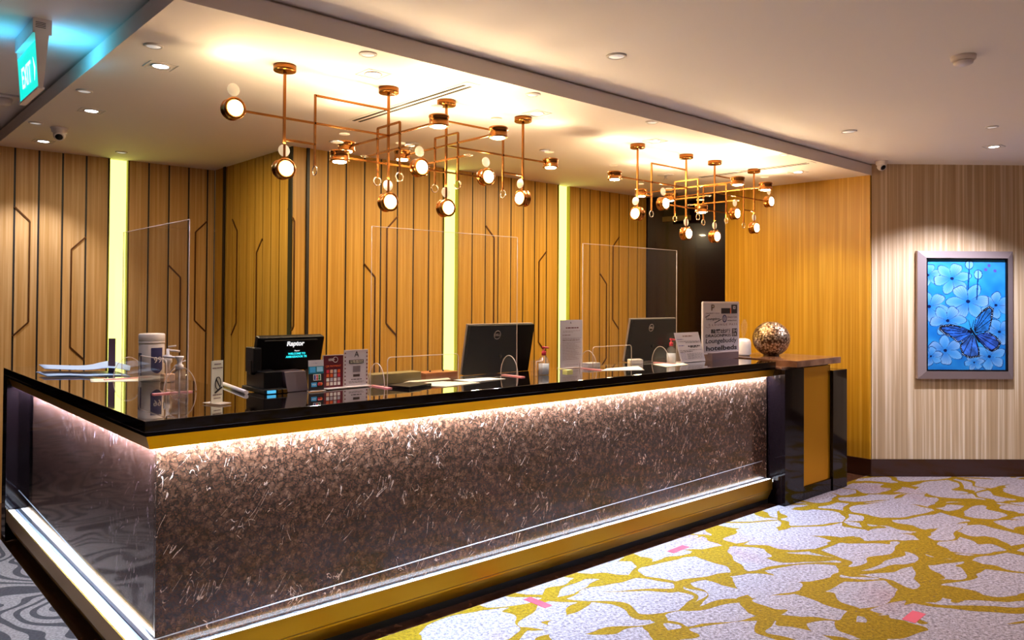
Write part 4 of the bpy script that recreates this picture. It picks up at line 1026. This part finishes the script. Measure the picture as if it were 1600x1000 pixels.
# printed notice
t, F, xd, uv, n = upright_sign('notice_sign', 'tall white printed notice before the right lime strip', 3.592, 3.806, 3.532, T+.002, T+.314, 'grey_paper', base=.05)
words(t, F, [(.10, .44, .685, .012), (.10, .92, .62, .006), (.10, .86, .60, .006), (.10, .84, .575, .014)] + [(.10, .9-.08*((k*7) % 4), .53-.032*k, .006) for k in range(12)] + [(.12, .9, .86-.0, .0)][:0] + [(.12, .86, .77, .006), (.12, .55, .745, .006)] + [(.2, .8, .06, .006)])
words(t, F, [(.24, .80, .835, .022)], 'maroon', 'red_heading'); lettering('lettering', 'A', F(.45, .94, .0016), xd, uv, .02, 'ink', t)
bm = BM(); box(bm, 3.45, 3.50, 3.33, 3.37, T, T+.014); o = finish('sticky_notes', bm, mat('note_yellow', (230, 226, 140), .6) and 'note_yellow'); tag(o, 'small block of yellow sticky notes under the printed notice', 'notes')
sheet_obj('paper_sheet', [(3.70, 3.275, T), (3.96, 3.14, T), (4.16, 3.352, T), (3.84, 3.352, T+.001)], .002, 'white_paper', 'white paper sheets fanned before the far screen cut-out', 'paper', None, 'papers on the front counter')
sheet_obj('paper_sheet', [(4.26, 3.19, T), (4.52, 3.20, T), (4.66, 3.36, T), (4.36, 3.38, T)], .002, 'white_paper', 'white paper sheets lying below the far sanitizer bottle', 'paper', None, 'papers on the front counter')
bm = BM(); prism(bm, [(4.22, 3.47, T), (4.33, 3.445, T), (4.40, 3.53, T), (4.29, 3.553, T)], (0, 0, .03)); o = finish('paper_box', bm, 'white_plastic', bevel=.002); tag(o, 'small white box at left foot of the far monitor', 'box')
bm = BM(); prism(bm, [(3.78, 3.46, T), (3.90, 3.46, T), (3.90, 3.53, T), (3.78, 3.53, T)], (0, 0, .03)); o = finish('business_card_box', bm, 'grey_paper', bevel=.002); tag(o, 'low white box just right of the printed notice', 'box')

# leaflet stand
t, F, xd, uv, n = upright_sign('leaflet_sign', 'white slanted leaflet stand with blue and black print', 4.600, 4.893, 3.315, T+.003, T+.212, 'grey_paper', tilt=.065, base=0)
words(t, F, [(.05, .95, .70, .008), (.36, .95, .66, .015), (.05, .95, .40, .01), (.05, .55, .35, .015)] + [(.30, .95, .28-.035*k, .008) for k in range(6)], 'ink')
words(t, F, [(.05, .3, .78, .015), (.05, .28, .56, .02)] + [(.05, .25, .30-.05*k, .008) for k in range(5)], 'ink_blue', 'blue_print')
words(t, F, [(.3, .7, .88, .035)], 'ink_brown', 'script_heading'); words(t, F, [(.42, .92, .53, .04), (.5, .8, .49, .02)], 'ink', 'bold_print')
bm = BM(); prism(bm, [F(0, 0, -.004), F(1, 0, -.004), F(1, .0, -.07), F(0, .0, -.07)], (0, 0, .003)); prism(bm, [F(.1, .9, -.005), F(.9, .9, -.005), F(.9, .0, -.07), F(.1, 0, -.07)], (0, .002, .0)); finish('back_support', bm, 'white_plastic', t)

# logo board
t, F, xd, uv, n = upright_sign('logo_board', 'tall white board of airport lounge partner logos on the counter', 4.945, 5.423, 3.37, T+.05, T+.432, 'grey_paper', base=0, thick=.012)
bm = BM()
for A_, B_ in (((0, 0), (1, 0)), ((1, 0), (1, 1)), ((1, 1), (0, 1)), ((0, 1), (0, 0))): bar(bm, F(*A_, -.006), F(*B_, -.006), .013)
finish('edge_frame', bm, 'white_plastic', t)
bm = BM(); box(bm, 5.00, 5.36, 3.33, 3.42, T, T+.052); finish('stand_block', bm, mat('taupe', (120, 96, 92), .3) and 'taupe', t)
def lt(s, u, v, size, m='ink', sx=1., bold=0., space=1., align='CENTER'): return lettering('lettering', s, F(u, v, .0016), xd, uv, size, m, t, sx=sx, bold=bold, space=space, align=align)
def ft(s_, *a_, **k_): return fit(t, F, s_, *a_, **k_)
ft('P', .215, .30, .835, .955, 'gold_dull'); ft('PRIORITY PASS', .06, .44, .775, .795, 'ink_brown')
patch(t, F, .49, .745, .775, .885, 'ink'); patch(t, F, .745, .77, .775, .885, 'orange_ink'); patch(t, F, .78, .95, .775, .955, 'ink'); patch(t, F, .83, .90, .865, .925, 'grey_paper', o_=.0016); patch(t, F, .852, .878, .882, .908, 'ink', o_=.0021)
ft('Loungekey', .08, .45, .64, .70, 'ink'); stroke(t, F, [(.05, .705), (.17, .755)], .005, 'ink', 'slanting_stroke'); stroke(t, F, [(.30, .59), (.50, .665)], .005, 'ink', 'slanting_stroke')
stroke(t, F, [(.585+.055*math.cos(k*math.pi/12), .675+.066*math.sin(k*math.pi/12)) for k in range(25)], .008, 'navy', 'round_emblem'); stroke(t, F, [(.565, .63), (.565, .72)], .006, 'ink_blue', 'emblem_bar'); stroke(t, F, [(.60, .63), (.60, .72)], .006, 'ink_blue', 'emblem_bar')
ft('Diners Club', .67, .945, .685, .725, 'ink_brown'); ft('INTERNATIONAL', .67, .945, .625, .645, 'ink')
ft('L O U N G E   P A S S', .24, .95, .535, .575, 'ink_brown'); ft('S', .14, .18, .535, .575, 'ink_brown'); stroke(t, F, [(.06+.13*k/6, .52-.02*math.sin(k*math.pi/6)) for k in range(7)], .002, 'ink_brown', 'curved_stroke')
for k_, ch in enumerate('龍騰出行'): ft(ch, .20+.141*k_, .335+.141*k_, .385, .47, 'ink', bold=.0007)
ft('DRAGONPASS', .06, .765, .31, .368, 'ink', bold=.0006)
patch(t, F, .80, .95, .31, .47, 'ink'); ft('SH', .82, .93, .40, .455, 'grey_paper', o_=.0018); ft('ER', .82, .93, .325, .38, 'grey_paper', o_=.0018)
o = ft('Loungebuddy', .06, .93, .165, .285, 'ink', bold=.0005)
for v_ in o.data.vertices:        # the word leans like handwriting
    c_ = v_.co + Vector(t['_o']) - F(0, .2); v_.co = v_.co + xd*(c_.dot(uv)*.22)
ft('hotelbeds', .075, .945, .045, .14, 'ink', bold=.0012)

# sphere and diffuser on the end cabinet
CT = 1.0565
sp = thing('hammered_sphere', 'large hammered bronze ball vase on the end cabinet', 'ball', (5.74, 3.27, CT))
bm = BM(); prof = [(0, 0)]; R = .145
for k in range(1, 30):
    a = -math.pi/2 + math.pi*k/30; zz = R*.93 + R*math.sin(a)*.96
    if zz < 0.003: continue
    prof.append((R*math.cos(a), max(zz, .0)))
prof = [(0, 0), (.062, 0)] + [p for p in prof if p[1] > .004 and p[0] > .03]
prof += [(.028, R*1.87), (.022, R*1.86), (.02, R*1.8)]
lathe(bm, (5.74, 3.27, CT), (0, 0, 1), prof, 48); finish('shell', bm, 'hammered_metal', sp)
bm = BM(); lathe(bm, (5.74, 3.27, CT+R*1.80), (0, 0, 1), [(0, 0), (.02, 0), (.02, .004), (0, .004)], 24); finish('neck_opening', bm, 'soft_black', sp)
df = thing('aroma_diffuser', 'white rounded aroma diffuser behind the logo board', 'diffuser', (5.575, 3.42, CT))
bm = BM(); lathe(bm, (5.575, 3.42, CT+.006), (0, 0, 1), [(0, 0), (.052, 0), (.060, .008), (.058, .10), (.050, .122), (.030, .130), (.010, .130), (.008, .126), (0, .126)], 28); finish('body', bm, 'diffuser_white', df)
bm = BM(); lathe(bm, (5.575, 3.42, CT), (0, 0, 1), [(0, 0), (.048, 0), (.048, .007), (0, .007)], 24); finish('foot', bm, 'grey_paper', df)
bm = BM(); pts = [(5.575+.012*math.sin(k*.9), 3.42, CT+.13+.016*k) for k in range(9)]
for k in range(8): pass
lathe(bm, (5.575, 3.42, CT+.133), (.1, 0, 1), [(.004, 0), (.012, .03), (.022, .07), (.028, .11), (.012, .15), (0, .16)], 16); finish('mist', bm, 'steam', df)

# red floor tapes
def tape(x, y, ang, label, L_=.10, W2=.045):
    c, s = math.cos(ang), math.sin(ang)
    bm = BM(); prism(bm, [(x+c*a-s*b_, y+s*a+c*b_, .0004) for a, b_ in ((-L_/2, -W2/2), (L_/2, -W2/2), (L_/2, W2/2), (-L_/2, W2/2))], (0, 0, .001))
    return tag(finish('floor_tape', bm, 'red_tape'), label, 'tape', 'red floor tapes')
tape(2.69, 2.79, math.radians(-88), 'red floor tape strip nearest the counter base at bottom centre', .15, .05)
tape(3.90, 2.83, math.radians(3), 'red floor tape strip beside counter base further right', .17, .05)
tape(3.92, 1.49, math.radians(3), 'red floor tape strip out on the carpet at lower right', .15, .06)

# clean helper property
for o in bpy.data.objects:
    if '_o' in o: del o['_o']
